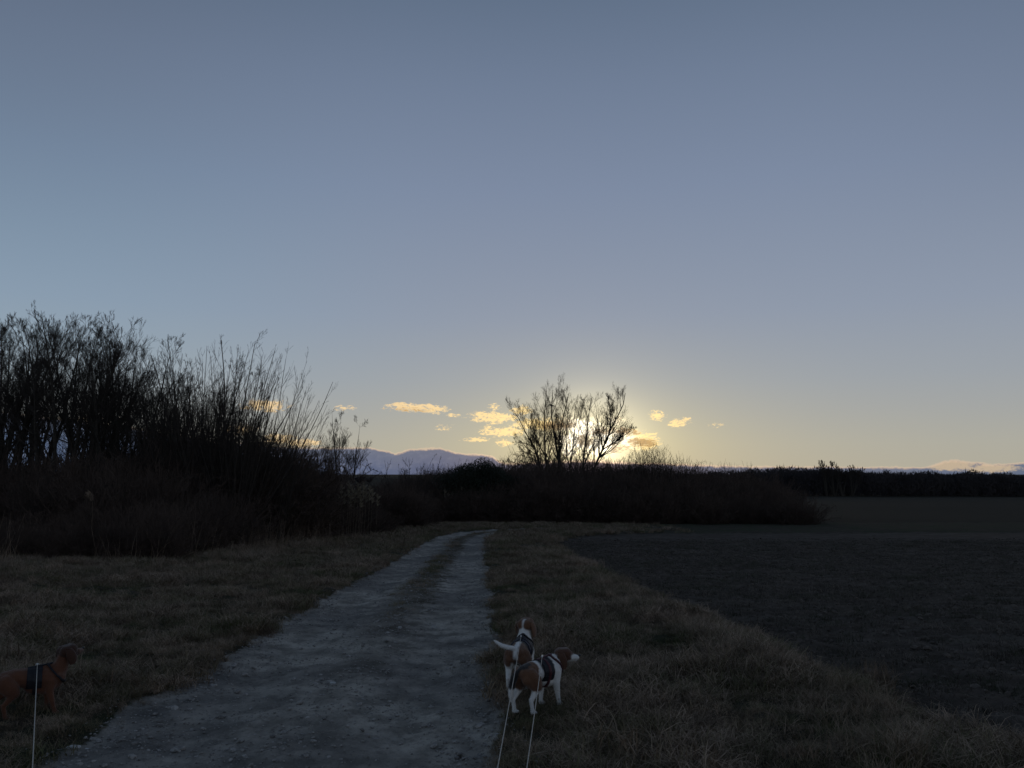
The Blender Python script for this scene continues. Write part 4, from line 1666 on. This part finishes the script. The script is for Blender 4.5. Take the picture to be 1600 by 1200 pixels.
def leg_fore(dx=0.0, lift=0.0):
    return [(.135, .245), (.115 + dx * .3, .180), (.128 + dx * .8, .078), (.134 + dx, .036), (.160 + dx, .012)]


def leg_hind(dx=0.0):
    return [(-.155, .265), (-.118 + dx * .5, .185), (-.205 + dx, .100), (-.192 + dx, .036), (-.165 + dx, .012)]


def coat_right(tg, t, p, h, n):
    x, y, z = p
    if tg in ('skull', 'cheek', 'stop', 'ear', 'muzzle'):
        if h is None:
            return DTAN
        if tg == 'muzzle' and h[0] > .060 + n:
            return WHITE
        if h[2] < -.022 and h[0] > .05:
            return WHITE
        return DTAN * 1.2
    if tg == 'neck':
        return (DTAN * 1.2) if (t > .42 + n * 3 and p[2] > .30) else WHITE
    if tg in ('forepaw', 'hindpaw', 'foreleg'):
        return WHITE
    if tg == 'hindleg':
        return WHITE if z < .175 + n else TAN
    if tg == 'tail':
        return BLACK if t < .55 else WHITE
    if tg == 'thigh':
        return TAN if z > .16 + n else WHITE
    # torso
    if x < -.095 + n:
        return BLACK if (z > .322 + n and x < -.12) else TAN
    if x < -.045 + n:
        return WHITE
    if x < .085 + n and z > .25 + n:
        return BLACK
    return WHITE


def coat_left(tg, t, p, h, n):
    x, y, z = p
    if tg in ('skull', 'cheek', 'stop', 'ear', 'muzzle'):
        if h is None:
            return TAN * .9
        if tg == 'muzzle' and h[0] > .060 + n:
            return WHITE
        if abs(h[1]) < .007 and h[0] < .02:
            return WHITE
        return TAN
    if tg == 'neck':
        return WHITE
    if tg in ('forepaw', 'hindpaw', 'foreleg', 'hindleg'):
        return WHITE
    if tg == 'tail':
        return WHITE
    if tg == 'thigh':
        if z < .20 + n:
            return WHITE
        return TAN * .9
    if x < -.08 + n:
        return WHITE if (abs(y) < .018 + n * .3 or z < .24) else TAN * .9
    if x < .15 + n and z > .215:
        return BLACK * 1.4
    return WHITE


RUST = np.array([.125, .048, .024])


def coat_brown(tg, t, p, h, n):
    x, y, z = p
    if tg in ('skull', 'ear', 'stop'):
        return RUST * .42
    if tg == 'cheek':
        return RUST * .5
    if tg == 'muzzle':
        return RUST * .5 if h[0] < .1 else RUST * .9 + .06
    if tg in ('hindpaw', 'forepaw'):
        return RUST * .8
    if tg == 'neck':
        return RUST * 1.0 + (.03 if z < .3 and x > .16 else 0)
    if tg == 'torso' and z < .22:
        return RUST * 1.15
    return RUST * (1 + n * 4)


def pad_pred(x0, x1, zlow):
    return lambda p, tg: tg == 'torso' and x0 < p[0] < x1 and p[2] > zlow


def base_harness(mat, strap, zl=.205, ring=(.035, 0, .362)):
    return dict(mat=mat, ring=ring, pad=pad_pred(-.03, .075, zl), straps=[
        ('girth_strap', lambda p, tg: tg == 'torso' and abs(p[0] - .028) < .014, strap),
        ('chest_strap', lambda p, tg: (abs((p[0] - .165) + (p[2] - .29) * .85 + .0) < .013 and p[2] < .38 and p[0] > .06), strap),
        ('back_strap', lambda p, tg: abs(p[1]) < .012 and p[2] > .3 and -.03 < p[0] < .14, strap)])


# beagle on the right, seen three quarters from behind, head in profile to the right
g2 = ground_hit(814, 1116)
dog_right = build_dog('dog', (0, 0, 0), 42, 'white and tan beagle in a black harness standing sideways, head turned right',
                      coat_right, (.232, -.012, .332), -46, 2,
                      [(-.20, .01, .300, .024), (-.232, .028, .272, .024), (-.246, .044, .225, .024), (-.250, .052, .175, .023), (-.248, .058, .13, .018), (-.244, .062, .085, .005)],
                      {'fl': leg_fore(-.05), 'fr': leg_fore(.02), 'hl': leg_hind(-.02), 'hr': leg_hind(.045)},
                      0.94, base_harness(M_NYLON, M_STRAP))
# hind feet local about (-.18, +-.058)
off = dog_right.rotation_euler.to_matrix() @ Vector((-.17, .02, 0))
dog_right.location = Vector((g2.x - off.x, g2.y - off.y, g2.z + .004))

# beagle on the left, seen from behind, head up, tail out to the left
g1 = ground_hit(801, 1082)
dog_left = build_dog('dog', (0, 0, 0), 10, 'white beagle with tan head seen from behind, pale tail raised to the left',
                     coat_left, (.205, -.004, .405), -14, 8,
                     [(-.195, 0, .312, .017), (-.215, .022, .330, .016), (-.232, .060, .338, .017), (-.240, .105, .352, .015), (-.238, .15, .378, .010), (-.236, .165, .388, .004)],
                     {'fl': leg_fore(.02), 'fr': leg_fore(.0), 'hl': leg_hind(-.02), 'hr': leg_hind(.05)},
                     1.0, base_harness(M_NAVY, M_NYLON))
off = dog_left.rotation_euler.to_matrix() @ Vector((-.18, .03, 0))
dog_left.location = Vector((g1.x - off.x, g1.y - off.y, g1.z + .004))

# rust brown dog at the left edge
g3 = ground_hit(3, 1124)
dog_brown = build_dog('dog', (0, 0, 0), 60, 'rust brown dog in a dark harness standing in the grass at the left edge',
                      coat_brown, (.215, .0, .425), 30, 6,
                      [(-.20, 0, .300, .016), (-.235, 0, .285, .014), (-.27, 0, .24, .012), (-.285, 0, .19, .009), (-.29, 0, .16, .004)],
                      {'fl': leg_fore(-.02), 'fr': leg_fore(.03), 'hl': leg_hind(-.045), 'hr': leg_hind(.04)},
                      0.90, base_harness(M_NYLON, M_NYLON))
off = dog_brown.rotation_euler.to_matrix() @ Vector((-.17, 0, 0)) * .90
dog_brown.location = Vector((g3.x - off.x, g3.y - off.y, g3.z + .004))
bpy.context.view_layer.update()

# leashes: pale cords from each harness up to the walker's hands, below the frame


def leash(dog, ring, bottom_px, end_py, label, thick_clip=.06):
    S = dog.matrix_world @ Vector(ring)
    # the cord continues the straight line it draws in view
    d = S - Vector((0, 0, EYE))
    k = F
    c, s = math.cos(PITCH), math.sin(PITCH)
    zc = -s * d.y + c * d.z
    yc = c * d.y + s * d.z
    spx, spy = 800 + k * d.x / yc, 600 - k * zc / yc
    ex = bottom_px + (bottom_px - spx) / (1200 - spy) * (end_py - 1200)
    dr = Vector(ray(ex, end_py))
    tt = (.92 - EYE) / dr.z
    E = Vector((0, 0, EYE)) + dr * tt
    n = 24
    L = (E - S)
    P = []
    for q in range(n + 1):
        t = q / n
        v = S + L * t
        v.z -= .05 * 4 * t * (1 - t) * .35
        P.append(tuple(v - S))
    P = np.array([P])
    tb = tubes(P, np.full((1, n + 1), .0021), 8)
    o = link('leash', mesh_np('leash', tb[0], [tb[1]], M_CORD, True), loc=S)
    dn = np.array(L.normalized())
    cl = np.array([[tuple(dn * u) for u in (.0, .012, .022, .050, thick_clip, thick_clip + .012)]])
    tb = tubes(cl, np.array([[.003, .005, .0062, .0062, .005, .003]]), 8)
    link('clip', mesh_np('clip', tb[0], [tb[1]], M_METAL, True), o)
    tag(o, label, 'leash')
    return o, (spx, spy)


print('ring px', leash(dog_left, (.035, 0, .372), 776, 2000, 'pale cord leash running down from the left beagle\'s harness')[1])
print('ring px', leash(dog_right, (.035, 0, .372), 822, 2000, 'pale cord leash running down from the right beagle\'s harness', .085)[1])
print('ring px', leash(dog_brown, (.035, 0, .372), 51, 2000, 'pale cord leash hanging straight down from the rust brown dog\'s harness')[1])

# the bird in the tall twin-trunked tree


def build_bird():
    S = at(862, 634, DC)
    ch = [('b', [(-.16, 0, -.02, .03), (-.08, 0, 0, .065), (.03, 0, .03, .075), (.10, 0, .075, .05), (.14, 0, .12, .042), (.165, 0, .13, .03)]),
          ('b', [(.17, 0, .128, .016), (.235, 0, .115, .004)]),
          ('b', [(-.14, 0, -.015, .03), (-.34, .0, -.05, .022)]),
          ('b', [(.05, .05, .04, .03), (-.20, .06, .0, .016)]), ('b', [(.05, -.05, .04, .03), (-.20, -.06, .0, .016)])]
    me, *_ = fused_mesh('bird_body', ch, .012, 3)
    me.materials.append(M_DARK)
    r = link('bird', None, loc=S)
    link('body', me, r)
    P = np.array([[(.02, .02, -.03), (.03, .02, -.12)], [(.02, -.02, -.03), (.03, -.02, -.12)]], float)
    for k in range(2):
        tb = tubes(P[k:k + 1], np.full((1, 2), .007), 5)
        link('leg', mesh_np('bird_leg', tb[0], [tb[1]], M_DARK), r)
    r.rotation_euler = (0, 0, math.radians(165))
    r.scale = (1.15,) * 3
    tag(r, 'black bird perched high in the twin-trunked tree before the sunset', 'bird')


build_bird()

# tussock of dead grass at the field edge, and a dead twig in the verge
p = ground_hit(1372, 1074)
o = link('grass_tussock', tuft('tussock', 260, .13, .10, .26, .45, .003, M_DRY, 77), loc=p)
tag(o, 'pale dry grass tussock standing up at the edge of the field', 'tussock')
p = ground_hit(850, 1190)
P = np.array([[(-.12, -.02, .03), (-.04, 0, .045), (.05, .03, .05), (.14, .05, .04)]], float)
P2 = np.array([[(-.04, 0, .045), (.0, -.05, .05), (.04, -.09, .03), (.07, -.12, .01)]], float)
tb = join([tubes(P, np.full((1, 4), .003), 5), tubes(P2, np.full((1, 4), .002), 5)])
o = link('twig', mesh_np('twig', tb[0], [tb[1]], M_REED), loc=p)
tag(o, 'thin pale dead twig lying in the verge beside the right leash', 'twig')
